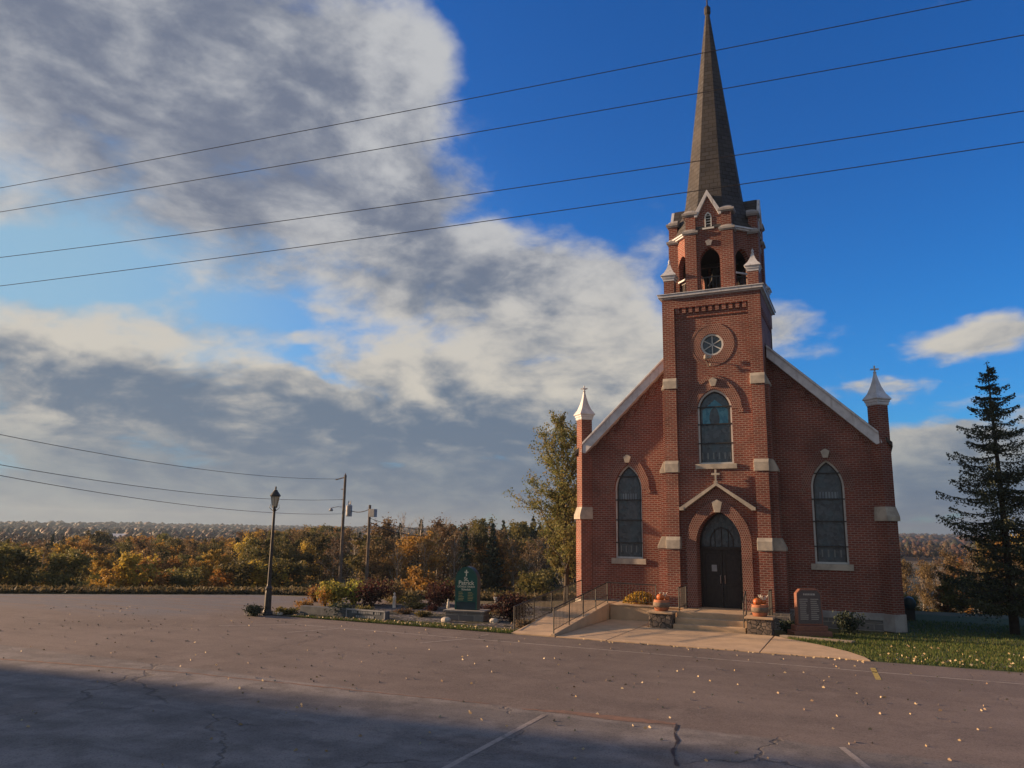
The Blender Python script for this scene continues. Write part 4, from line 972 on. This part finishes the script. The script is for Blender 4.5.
b = B(); b.box(.1, .55, -.2, .2, h2-.9, h2-.3); b.make('junction_box', M['galv'], e2, bev=.02)
p = at_dist(351, 572, 60); e3 = empty('guy_stake', (p.x, p.y, terr(p.x, p.y)), 0, 'short leaning pale stake beside the taller utility pole', 'stake')
b = B(); b.tube([(-.4, 0, -.4), (.55, 0, p.z-terr(p.x, p.y)+.0)], .06, 6, .04); b.make('shaft', M['pole_wood'], e3)
def wire(pts, r, label, n=24, group=None):
    """quadratic through three points, extended"""
    b = B(); b.tube(pts, r, 5); o = b.make('power_line', M['wire']); return tag(o, label, 'wire', group)
def fit3(p):   # parabola in horizontal distance
    a, b_, c = [Vector(q) for q in p]; d = (c-a); d.z = 0; Ln = d.length; t = d.normalized()
    s = [0, (b_-a).dot(t), Ln]; z = [a.z, b_.z, c.z]
    co = np.polyfit(s, z, 2); co[0] = max(co[0], 1e-5); base = Vector((a.x, a.y, 0)); return base, t, co, Ln
th = radians(5); nrm = Vector((-sin(th), cos(th), 0)); P0 = Vector((5.4, -20, 0))
names = ['topmost of the four power lines crossing the whole sky', 'second power line from the top of the four across the sky', 'third power line from the top of the four across the sky', 'lowest of the four power lines crossing before the spire']
for nm, uv in zip(names, (((0, 188), (512, 90.5), (970, 0)), ((0, 212), (512, 126), (1024, 35)), ((0, 257.5), (512, 188.5), (1024, 111)), ((0, 286), (512, 217.5), (1024, 142)))):
    pp = []
    for u, v in uv:
        d = ray(u, v); pp.append(CAM+d*((P0-CAM).dot(nrm)/d.dot(nrm)))
    base, t, co, Ln = fit3(pp)
    s = np.linspace(-18, Ln+16, 40); wire([base+t*k+Vector((0, 0, float(np.polyval(co, k)))) for k in s], .0065, nm)
def sagwire(a, c, sag, r, label, n=20):
    a, c = Vector(a), Vector(c); return wire([a.lerp(c, i/n)-Vector((0, 0, sag*4*(i/n)*(1-i/n))) for i in range(n+1)], r, label)
def through(px, q, near, far_u, far_v): pass
for (u0, v0), zoff, dist0, lab in (((-60, 422), -.3, 34, 'upper thin wire running left from the taller utility pole'), ((-60, 454), -1.9, 34, 'middle thin wire running left from the taller utility pole'), ((-60, 464), -3.0, 34, 'lowest thin wire running left from the taller utility pole')):
    q = P1+Vector((-.5 if zoff > -1 else -.2, 0, zoff)); a = at_dist(u0, v0, dist0); sagwire(a, q, .55, .013, lab)
sagwire(P1+Vector((.5, 0, -2.7)), P2+Vector((0, 0, -.3)), .2, .03, 'short slack cable between the two utility poles')
q = at_dist(425, 536, 64); sagwire(P2+Vector((.1, 0, -1.3)), q, .25, .03, 'cable running right from the shorter utility pole into trees')
sagwire(P2+Vector((.1, 0, -1.0)), at_dist(430, 529, 66), .25, .02, 'thinner cable above the one running into the trees')

# ------------------------------------------------------------------ vegetation
def tubes_np(segs, n=5):
    b = B()
    for pts, r0, r1 in segs: b.tube(pts, r0, n, r1)
    me = bpy.data.meshes.new('trunk'); me.from_pydata(b.v, [], b.f); me.polygons.foreach_set('use_smooth', [True]*len(me.polygons)); return me
def grow(rd, H, spread, base=.25, nlimb=14, up=.55, r0=None, sub=4, jit=.25, lean=0.):
    """trunk, limbs and twigs; returns segments and tip points"""
    segs, tips = [], []; r0 = r0 or H*.016
    tr = []; x = y = 0.
    for i in range(9):
        t = i/8; x += rd.uniform(-1, 1)*H*.012+lean*H/8; y += rd.uniform(-1, 1)*H*.012; tr.append(Vector((x, y, t*H*.93-.3*(i == 0))))
    segs.append((tr, r0, r0*.15))
    for k in range(nlimb):
        t = base+(1-base)*(k+rd.random()*.7)/nlimb; t = min(t, .97); p = tr[int(t*8)].lerp(tr[min(8, int(t*8)+1)], t*8-int(t*8))
        a = k*2.4+rd.uniform(-.5, .5); Lr = spread*H*(sin(pi*min(1, (t-base*.6)/(1.05-base*.6)))**.6)*rd.uniform(.7, 1.15)
        d = Vector((cos(a), sin(a), up*rd.uniform(.6, 1.6)+.9*max(0, t-.6))); d.normalize(); pts = [p]; q = p.copy()
        for s in range(4):
            d = (d+Vector((rd.uniform(-jit, jit), rd.uniform(-jit, jit), rd.uniform(-jit*.4, jit)))).normalized(); q = q+d*Lr/4; pts.append(q.copy())
        rr = r0*.42*(1-t*.6); segs.append((pts, rr, rr*.2)); tips += [(pts[3], Lr*.3), (pts[4], Lr*.3)]
        for s in range(sub):
            j = rd.choice((1, 2, 3)); q0 = pts[j]; d2 = (d+Vector((rd.uniform(-1, 1), rd.uniform(-1, 1), rd.uniform(-.3, .8)))*.9).normalized(); l2 = Lr*rd.uniform(.25, .5)
            q1 = q0+d2*l2*.5; q2 = q1+(d2+Vector((rd.uniform(-.4, .4), rd.uniform(-.4, .4), rd.uniform(-.2, .4)))).normalized()*l2*.5
            segs.append(([q0, q1, q2], rr*.4, rr*.12)); tips += [(q2, Lr*.26), (q1, Lr*.22)]
    tips.append((tr[-1], H*.05)); return segs, tips
def leafcloud(rd, tips, n, size, name, m, tintspread=.5, squash=.8):
    P, T = [], []; wts = [max(.1, r) for _, r in tips]
    ct = [rd.random() for _ in tips]
    for _ in range(n):
        i = rd.choices(range(len(tips)), wts)[0]; c, r = tips[i]
        P.append((c.x+rd.gauss(0, r*.5), c.y+rd.gauss(0, r*.5), c.z+rd.gauss(0, r*.5*squash))); T.append(ct[i]*tintspread+(1-tintspread)*rd.random())
    return cards(name, P, size, m, tints=T, link_=False, kind=None)
def conifer_mesh(rd, H, R, whorls, per, leafn, size, m, droop=.15, base=.08, gap=0., power=.9, flat=False, tight=1.):
    segs = [([Vector((0, 0, -.4)), Vector((.02, 0, H*.5)), Vector((0, .02, H))], H*.018, .012)]; P, T = [], []
    for w in range(whorls):
        t = base+(1-base)*((w+rd.random()*.5)/whorls); L0 = (R*min(1., ((1-t)/.52))**.85 if flat else R*(1-t)**power)+.06
        for k in range(per):
            if rd.random() < gap: continue
            a = k*2*pi/per+w*1.1+rd.uniform(-.35, .35); l = L0*rd.uniform(.62, 1.15); z = H*t+rd.uniform(-.5, .5)*H/whorls
            d = Vector((cos(a), sin(a), 0)); pts = []
            for s in range(5):
                q = s/4; pts.append(d*(l*q)+Vector((0, 0, z+l*(.25*q*(1-t)*0+.22*t*q-droop*sin(q*pi*.75)*1.1+.10*q*q))))
            segs.append((pts, .012+.018*(1-t), .005)); side = Vector((-d.y, d.x, 0)); nb = max(3, int(leafn*l/R))
            tt = rd.random()
            for _ in range(nb):
                q = rd.uniform(.12, 1.02); c = pts[min(3, int(q*4))].lerp(pts[min(4, int(q*4)+1)], q*4-int(q*4) if q < 1 else 1); wd = (l*.20*(1.15-q)+.05)*tight
                P.append(tuple(c+side*rd.gauss(0, wd)+Vector((0, 0, -abs(rd.gauss(0, .06+.03*l)))))); T.append(tt*.5+rd.random()*.5)
    for _ in range(12): P.append((rd.gauss(0, .03), rd.gauss(0, .03), H+rd.uniform(-.3, .1))); T.append(.5)
    return tubes_np(segs), cards('crown', P, size, m, tints=T, link_=False, asp=1.8, up=.2, kind=None)
def place(kind, proto, loc, sc, rz, label, cat='tree', group=None):
    tr, cr, bark = proto; e = empty(kind, loc, rz, label, cat, group); e.scale = sc if isinstance(sc, tuple) else (sc, sc, sc)
    o = bpy.data.objects.new('trunk', tr); COL.objects.link(o); o.parent = e
    if cr is not None: o = bpy.data.objects.new('crown', cr); COL.objects.link(o); o.parent = e
    return e
def proto(seed, H, spread, n, size, leaf, bark='bark', tipk=1., **k):
    rd = random.Random(seed); s, t = grow(rd, H, spread, **k); t = [(a, r*tipk) for a, r in t]; tr = tubes_np(s, 4 if n < 9000 else 6); tr.materials.append(M[bark])
    return (tr, leafcloud(rd, t, n, size, 'crown', L[leaf]) if n else None, bark)
def cproto(seed, H, R, wh, per, ln, size, leaf='green', **k):
    tr, cr = conifer_mesh(random.Random(seed), H, R, wh, per, ln, size, L[leaf], **k); tr.materials.append(M['bark_pine']); return (tr, cr, 'pine')

# big half-bare tree left of the church
T0 = proto(11, 8.6, .29, 17000, .07, 'mixed', base=.14, nlimb=34, up=.75, sub=9, r0=.13, jit=.34, tipk=.48)
p = at_z(561, 606, -.2); p = at_dist(565, 600, 37.0); place('maple_tree', T0, (p.x, p.y, terr(p.x, p.y)), 1., .6, 'tall loose-leaved green and yellow tree close against the left church corner')
T0b = proto(12, 6.0, .30, 12000, .085, 'mixed', base=.05, nlimb=22, up=.7, sub=6, jit=.3)
p = at_dist(566, 600, 43.0); place('maple_tree', T0b, (p.x, p.y, terr(p.x, p.y)), 1., 2., 'shorter yellowing tree under the tall one beside the church')
# spruce at the right
T1 = cproto(5, 10.1, 2.0, 31, 7, 300, .055, 'spruce', droop=.15, base=.10, gap=.2, tight=.8, power=.75, flat=True)
p = at_dist(1016, 640, 34.0); place('spruce_tree', T1, (p.x, p.y, terr(p.x, p.y)-.1), (1, 1, 1.0), 0.4, 'tall sparse dark spruce standing right of the church')

PR = {}
sd = 100
def addp(kind, cnt, *a, **k):
    global sd
    PR[kind] = []
    for i in range(cnt): sd += 1; PR[kind].append(proto(sd, *a, **k))
addp('yellow', 2, 7.5, .26, 3800, .15, 'yellow', 'bark_birch', base=.28, nlimb=16, up=.8)
addp('orange', 2, 7.5, .30, 3800, .15, 'orange', base=.22, nlimb=16)
addp('brown', 3, 8.0, .28, 3000, .14, 'brown', base=.18, nlimb=18, up=.8)
addp('olive', 3, 7.5, .30, 4000, .15, 'olive', base=.18, nlimb=16)
addp('bare', 2, 8.5, .22, 0, .2, 'brown', 'bark_birch', base=.25, nlimb=22, up=1.1, sub=8)
addp('thin', 2, 8.5, .20, 900, .13, 'brown', 'bark_birch', base=.35, nlimb=18, up=1.1, sub=7)
PR['conifer'] = [cproto(300+i, 8.5, 1.7, 22, 6, 50, .2, 'green') for i in range(2)]
addp('bush_y', 1, 2.6, .55, 2000, .12, 'yellow', base=.05, nlimb=12, up=.8); addp('bush_o', 1, 2.6, .55, 2000, .12, 'orange', base=.05, nlimb=12, up=.8); addp('bush_g', 1, 2.4, .6, 2000, .12, 'olive', base=.05, nlimb=12, up=.8)
LAB = dict(yellow=('yellow-leaved aspen in the wood edge beyond the parking lot', 'aspen_tree'), orange=('rusty orange tree in the autumn wood beyond the lot', 'oak_tree'), brown=('brown-leaved tree in the wood behind the lot', 'oak_tree'),
           olive=('olive green tree in the wood beyond the lot', 'maple_tree'), bare=('bare pale-trunked tree rising in the wood', 'birch_tree'), thin=('thin pale-barked tree with few brown leaves in the wood', 'birch_tree'), conifer=('dark evergreen conifer among the autumn trees', 'pine_tree'),
           bush_y=('yellow green shrub at the foot of the wood', 'shrub'), bush_o=('orange shrub at the foot of the wood', 'shrub'), bush_g=('dull green shrub at the foot of the wood', 'shrub'))
rt = random.Random(21)
def put(kind, u, dist, vtop=None, H=None, wid=1.):
    base = PR[kind]; pr = rt.choice(base); lab, nm = LAB[kind]
    q = at_dist(u, 560, dist); gz = terr(q.x, q.y)
    h0 = dict(yellow=7.5, orange=7.5, brown=8, olive=7.5, bare=8.5, thin=8.5, conifer=8.5, bush_y=2.6, bush_o=2.6, bush_g=2.4)[kind]
    if vtop is not None:
        # real height that reaches this skyline
        zt = at_dist(u, vtop, dist).z; H = zt-gz
    s = H/h0; s2 = s*wid
    cat = 'shrub' if 'bush' in kind else 'tree'
    place(nm, pr, (q.x, q.y, gz-.1), (s2, s2, s), rt.uniform(0, 6.28), lab, cat, {'tree': 'trees of the wood beyond the lot: '+nm.replace('_', ' ')+' '+kind, 'shrub': 'shrubs at the wood edge '+kind.replace('bush_', '')}[cat])
# skyline of the near wood, left to right: (u, v)
sky_l = [(-60, 541), (0, 543), (60, 540), (100, 546), (140, 540), (200, 541), (250, 534), (300, 533), (340, 531), (380, 520), (420, 520), (470, 522), (520, 518), (560, 520), (600, 520)]
def skyl(u):
    for (a, b), (c, d) in zip(sky_l[:-1], sky_l[1:]):
        if a <= u <= c: return b+(d-b)*(u-a)/(c-a)
    return 530
# front rank: smaller and more colourful on the left, tall and dark from the poles rightwards
u = -55
while u < 600:
    if u < 330: k = rt.choices(['yellow', 'orange', 'brown', 'olive', 'thin'], [6, 4, 2, 3, 1])[0]; dist = rt.uniform(64, 74); vt = skyl(u)+rt.uniform(3, 24)
    else: k = rt.choices(['brown', 'olive', 'thin', 'conifer', 'orange', 'bare'], [5, 3, 4, 2, 1, 1])[0]; dist = rt.uniform(62, 74); vt = skyl(u)+rt.uniform(2, 22)
    put(k, u, dist, vt, wid=rt.uniform(.9, 1.35)); u += rt.uniform(8, 13)
u = -60
while u < 600:
    if u < 330: k = rt.choices(['yellow', 'orange', 'brown', 'olive', 'conifer'], [2, 3, 4, 4, 1])[0]
    else: k = rt.choices(['brown', 'olive', 'thin', 'conifer', 'bare'], [5, 3, 2, 4, 1])[0]
    put(k, u, rt.uniform(84, 100), skyl(u)+rt.uniform(-4, 9), wid=rt.uniform(.9, 1.3)); u += rt.uniform(8, 13)
u = -60
while u < 345:
    put(rt.choices(['orange', 'brown', 'olive', 'conifer'], [3, 4, 3, 1])[0], u, rt.uniform(115, 140), skyl(u)+rt.uniform(-7, 2), wid=1.25); u += rt.uniform(9, 15)
for u, v in ((25, 543), (92, 532), (50, 534)): put('conifer' if u != 92 else 'olive', u, 120, v, wid=1.3)
for u in (355, 400, 418, 445, 575): put('bare', u, rt.uniform(70, 85), {355: 528, 400: 508, 418: 512, 445: 512, 575: 515}[u], wid=.9)
for u in (525, 540, 548, 533, 512, 503, 550): put('conifer', u, rt.uniform(88, 98), rt.uniform(515, 524))
u = -50
while u < 575:
    put(rt.choices(['bush_y', 'bush_o', 'bush_g'], [2, 2, 5] if u < 330 else [0, 1, 6])[0], u, rt.uniform(55, 62), None, rt.uniform(1.8, 3.2), 1.15); u += rt.uniform(8, 14)
# right of the church
for k, u, d, v in (('brown', 925, 55, 562), ('thin', 918, 62, 556), ('thin', 937, 60, 556), ('brown', 950, 62, 552), ('thin', 968, 55, 548), ('olive', 985, 70, 540), ('orange', 1000, 75, 538), ('brown', 1020, 60, 545), ('brown', 1040, 66, 540), ('thin', 1010, 58, 545), ('brown', 905, 66, 560), ('orange', 960, 74, 560), ('brown', 1060, 70, 540), ('yellow', 1024, 70, 532)):
    put(k, u, d, v, wid=.8)
for u in range(905, 1060, 13): put('bush_g' if u % 2 else 'bush_o', u, rt.uniform(48, 56), None, rt.uniform(1.2, 2.2), 1.3)
# far forest, a few pixels per tree: one mass
def far_forest():
    """crowns on the far hills: lumpy rounded crowns carrying a coat of leaf clumps"""
    n = 15000; rg = np.random.default_rng(9)
    bm = bmesh.new(); bmesh.ops.create_icosphere(bm, subdivisions=1, radius=1); bv = np.array([v.co[:] for v in bm.verts]); bf = np.array([[v.index for v in f.verts] for f in bm.faces]); bm.free()
    V, F, T = [], [], []; P, Sz, T2 = [], [], []; k = 0
    while k < n:
        r = 130*(2000/130)**rg.random(); a = radians(rg.uniform(-66, 16)); x, y = 5.4+r*sin(a), -31+r*cos(a)
        if degrees(a) > -2 and r < 330: continue          # open field right of the church
        z = terr(x, y); h = rg.uniform(4.5, 8.5)*(1 if r > 200 else .75); w = rg.uniform(1.8, 3.4)*(1 if r < 700 else 1.9)
        hue = float(np.clip(.5+.5*sin(x*.011+y*.017)*.6+rg.normal(0, .22), 0, 1))
        near = r < 380
        q = bv*(.45 if near else 1.)*rg.uniform(.72, 1.22, (len(bv), 1))*np.array([w, w, h*.46])+np.array([x, y, z+h*.55]); F.append(bf+len(bv)*len(V)); V.append(q); T += [hue]*len(bf)
        for _ in range(46 if near else 6):
            d = rg.normal(size=3); d /= np.linalg.norm(d); d[2] = abs(d[2])*.9-.1; rr = rg.uniform(.45, 1.03) if near else 1.02; P.append((x+d[0]*w*rr, y+d[1]*w*rr, z+h*.55+d[2]*h*.48*rr)); Sz.append(w*(.20 if near else .26)); T2.append(hue)
        k += 1
    V = np.concatenate(V); F = np.concatenate(F); me = bpy.data.meshes.new('far_forest'); me.vertices.add(len(V)); me.vertices.foreach_set('co', V.ravel()); me.loops.add(F.size); me.loops.foreach_set('vertex_index', F.ravel()); me.polygons.add(len(F)); me.polygons.foreach_set('loop_start', np.arange(0, F.size, 3)); me.update(calc_edges=True)
    me.polygons.foreach_set('use_smooth', [True]*len(F)); me.attributes.new('tint', 'FLOAT', 'FACE').data.foreach_set('value', np.array(T, np.float32))
    o = link('far_forest', me, L['far']); tag(o, 'distant autumn forest covering the low hills', 'forest', kind='stuff')
    o = cards('far_forest_foliage', P, np.array(Sz), L['far'], tints=T2, asp=1.2); tag(o, 'loose foliage on the crowns of the distant forest', 'forest')
far_forest()
# unseen off-frame conifer row, placed so its shadow falls across the foreground
SH = [cproto(400+i, 11, 2.6, 22, 7, 40, .34, 'green', base=.04) for i in range(2)]
for i in range(15):
    x = -31-i*2.6+rt.uniform(-.5, .5); y = -23.8-rt.uniform(0, .9)+(x+31)*tan(radians(SUN_PHI))*.0
    place('spruce_tree', SH[i % 2], (x, y-1.2, terr(x, y)), rt.uniform(.9, 1.12), rt.uniform(0, 6), 'dark spruce in the unseen row placed to shade the lot', 'tree', 'unseen spruces casting shade')
for i in range(12):
    x = -32-i*3.; place('spruce_tree', SH[i % 2], (x, -28.5+rt.uniform(-1, 1), 0), rt.uniform(.9, 1.1), rt.uniform(0, 6), 'dark spruce in the unseen row placed to shade the lot', 'tree', 'unseen spruces casting shade')

# garden bed plants
def shrub(name, u, v, w, h, leaf, label, n=900, size=.07, cat='shrub', z=0., dist=None, sq=1.):
    rd = random.Random(int(u*7+v)); c = at_z(u, v, z) if dist is None else at_dist(u, v, dist); e = empty(name, (c.x, c.y, z), 0, label, cat)
    segs = []; tips = []
    for i in range(14):
        a = rd.uniform(0, 6.3); q = Vector((cos(a)*w*.5*rd.uniform(.2, .85), sin(a)*w*.5*rd.uniform(.2, .85), h*rd.uniform(.45, .85))); segs.append(([Vector((0, 0, -.05)), q*.5+Vector((0, 0, .05)), q], .014, .005)); tips.append((q, w*.26)); tips.append((q*.6, w*.2))
    tr = tubes_np(segs, 4); tr.materials.append(M['bark']); o = bpy.data.objects.new('stems', tr); COL.objects.link(o); o.parent = e
    P, T = [], []
    for _ in range(n):
        q, r = rd.choice(tips); pz = max(.02, q.z+rd.gauss(0, h*.16)); P.append((q.x+rd.gauss(0, r*.5), q.y+rd.gauss(0, r*.5), pz)); T.append(rd.random())
    me = cards('foliage', P, size, L[leaf], tints=T, link_=False, kind=None); o = bpy.data.objects.new('foliage', me); COL.objects.link(o); o.parent = e
    return e
shrub('boxwood_shrub', 254, 616, .75, .40, 'green', 'small round dark shrub left of the lamp post', 1600, .05)
shrub('perennial_plant', 288, 614, 1.0, .25, 'olive', 'low green clump right of the lamp post', 700)
shrub('perennial_plant', 303, 609, .9, .35, 'orange', 'low orange clump at the left end of the garden wall', 500)
shrub('perennial_plant', 315, 602, .8, .7, 'orange', 'orange flowering clump behind the garden wall', 600)
shrub('hosta_plant', 333, 605, 1.5, 1.0, 'hosta', 'bright yellow green bush behind the middle of the garden wall', 1100, .10)
shrub('hosta_plant', 352, 604, 1.3, .95, 'hosta', 'yellowing bush right of the brightest one behind the wall', 900, .09)
shrub('dogwood_shrub', 372, 606, 1.9, 1.15, 'burgundy', 'dark red brown bush behind the framed inscription', 1500, .08)
shrub('dogwood_shrub', 395, 603, 1.3, 1.0, 'brown', 'brown bush behind the small pale statue', 1000, .08)
shrub('dogwood_shrub', 340, 617, 1.2, .5, 'green', 'dark low plant growing over the middle of the garden wall', 900, .06)
shrub('perennial_plant', 415, 609, 1.1, .3, 'olive', 'low green clump on the gravel left of the sign', 500)
shrub('barberry_shrub', 438, 606, 1.7, 1.05, 'burgundy', 'dark red bush directly behind the white figurine', 1600, .08)
shrub('barberry_shrub', 511, 622, 1.35, 1.0, 'burgundy', 'rounded dark burgundy bush left of the ramp', 2200, .07)
shrub('perennial_plant', 492, 612, 1.1, .3, 'burgundy', 'low reddish ground plant right of the sign', 500)
shrub('perennial_plant', 524, 628, .8, .25, 'brown', 'dry brown clump at the foot of the ramp', 400)
shrub('perennial_plant', 400, 603, 2.0, .3, 'olive', 'low grass clump beyond the gravel patch', 500)
for i, (u, v, w, h, lf, lab) in enumerate(((365, 613, .8, .3, 'olive', 'low green tuft at the top edge of the framed inscription'), (404, 614, .7, .2, 'brown', 'dry brown tuft on gravel midway between wall and figurine'), (424, 617, .8, .22, 'olive', 'small green tuft on gravel near the grass edge'),
     (433, 611, .6, .25, 'burgundy', 'small red tuft left of the white figurine'), (485, 618, .7, .25, 'olive', 'green tuft at the right foot of the sign plinth'), (500, 616, .6, .25, 'brown', 'tan tuft just left of the rounded burgundy bush'), (325, 606, 1.0, .8, 'mums', 'yellow and orange flowers left of the yellow green bush'), (412, 604, 1.4, .35, 'olive', 'grassy clump at the back of the gravel bed'))):
    shrub('bedding_plant', u, v, w, h, lf, lab, 420, .06, 'plant')
shrub('chrysanthemum_plant', 626, 603, .1, .1, 'mums', 'x', 2) if False else None
c_ = empty('chrysanthemum_plant', (-3.2, .35, PZ+.02), 0, 'mound of yellow orange mums on the platform against the church wall', 'plant')
P, T = [], []
for _ in range(1500):
    a, r = random.uniform(0, 6.3), sqrt(random.random())*.75; P.append((r*cos(a), r*sin(a)*.55, max(.02, .42*(1-(r/.8)**2)+random.gauss(0, .04)))); T.append(random.random())
me = cards('flowers', P, .06, L['mums'], tints=T, link_=False, kind=None); o = bpy.data.objects.new('flowers', me); COL.objects.link(o); o.parent = c_
b = B(); b.lathe([(.30, -.01), (.36, .12), (.3, .2)], (0, 0, 0), 12); b.make('pot', M['pot'], c_)
e = shrub('rose_shrub', 850, 634, .9, .7, 'green', 'small leafy bush against the foundation right of the memorial', 900, .07)
shrub('rose_shrub', 790, 633, .8, .4, 'green', 'low dark plant at the left foot of the memorial', 600, .06)
# pale rocks, figurine, statue, spotlight
def rock(u, v, r, label):
    c = at_z(u, v, 0); b = B(); rd = random.Random(int(u)); rr = []
    for j in range(1, 6):
        th = pi*j/6; rr.append([Vector((c.x+r*sin(th)*cos(a)*rd.uniform(.85, 1.1), c.y+r*.8*sin(th)*sin(a)*rd.uniform(.85, 1.1), r*.35-r*.62*cos(th))) for a in [2*pi*i/9 for i in range(9)]])
    b.rings(rr); tag(b.make('garden_rock', M['rock']), label, 'rock')
rock(494, 623, .19, 'white rock at the garden edge right of the sign'); rock(446, 622, .20, 'small grey rock at the left foot of the sign plinth'); rock(322, 613, .16, 'pale rock before the left end of the garden wall')
rock(305, 613, .18, 'tan rock right of the lamp post clump'); rock(528, 631, .14, 'small tan rock at the foot of the ramp'); rock(280, 615, .14, 'small rock beside the lamp post base')
fg = empty('garden_figurine', (*at_z(448, 614, 0).xy, 0), 0, 'small white draped figurine on a pedestal left of the church sign', 'statue')
b = B(); b.lathe([(.14, 0), (.14, .07), (.07, .12), (.06, .35), (.11, .42), (.11, .46)], (0, 0, 0), 12); b.make('pedestal', M['statue'], fg)
b = B(); b.lathe([(.10, .46), (.11, .55), (.07, .70), (.09, .80), (.06, .87), (.035, .90), (.06, .95), (.06, 1.0), (.02, 1.04)], (0, 0, 0), 12); b.make('figure', M['statue'], fg, smooth=True); fg.scale = (.62, .62, .58)
fg = empty('garden_statue', (*at_z(394, 608, 0).xy, -.05), 0, 'pale praying statue standing between bushes right of the garden wall', 'statue')
b = B(); b.lathe([(.17, 0), (.17, .08), (.12, .10), (.13, .4), (.11, .65), (.14, .82), (.10, .93), (.05, .97), (.08, 1.04), (.08, 1.12), (.02, 1.2)], (0, 0, 0), 12); b.make('figure', M['statue'], fg, smooth=True); fg.scale = (.6, .6, .6)
fg = empty('garden_spotlight', (*at_z(496, 611, 0).xy, 0), radians(30), 'small tilted floodlight on a stake right of the sign', 'light fixture')
b = B(); b.tube([(0, 0, 0), (0, 0, .35)], .02, 6); b.make('stake', M['black_iron'], fg); b = B(); b.lathe([(.05, -.1), (.12, .1), (.12, .12)], (0, 0, .45), 10, mtx=None); b.make('head', M['galv'], fg)
def weeds():
    P = []; T = []
    rd = random.Random(2)
    while len(P) < 16000:
        x = rd.uniform(-58, -6.5); e = edge_y(x); dd = abs(rd.gauss(0, 1.8))+.9; y = e+dd
        h = .08+.26*rd.random()*min(1, dd/2.2)
        P.append((x, y, terr(x, y)+rd.random()*h)); T.append(rd.random())
    tag(cards('tall_weeds', P, .14, L['weeds'], tints=T, up=-.5, asp=2.2), 'dark unmown weeds and brush along the far lot edge', 'weeds')
L['weeds'] = leafmat('weeds', [(.07, .065, .03), (.12, .10, .045), (.17, .13, .06), (.08, .08, .035)])
weeds()
# far barn, a white speck in the wood
p = at_dist(112, 541, 420); bn = empty('barn', (p.x, p.y, terr(p.x, p.y)), .3, 'tiny white roofed barn in the distant woods', 'building')
b = B(); b.box(-8, 8, -5, 5, 0, 6+p.z-terr(p.x, p.y)-5); b.make('wall', M['galv'], bn); zt = p.z-terr(p.x, p.y)+1
b = B(); b.prism([(-8.5, -5.5, zt), (-8.5, 5.5, zt), (-8.5, 0, zt+2.5)], (17, 0, 0)); b.make('roof', M['white_metal'], bn)
# haze
hz = B(); hz.box(-2600, 2600, -400, 4200, -30, 60); o = hz.make('haze', None); o['kind'] = 'stuff'
hm = bpy.data.materials.new('haze'); hm.use_nodes = True; hm.node_tree.nodes.clear(); v = hm.node_tree.nodes.new('ShaderNodeVolumePrincipled'); v.inputs['Color'].default_value = (.36, .48, .60, 1); v.inputs['Density'].default_value = .00032; v.inputs['Anisotropy'].default_value = .3
hm.node_tree.links.new(v.outputs[0], hm.node_tree.nodes.new('ShaderNodeOutputMaterial').inputs['Volume']); o.data.materials.append(hm)
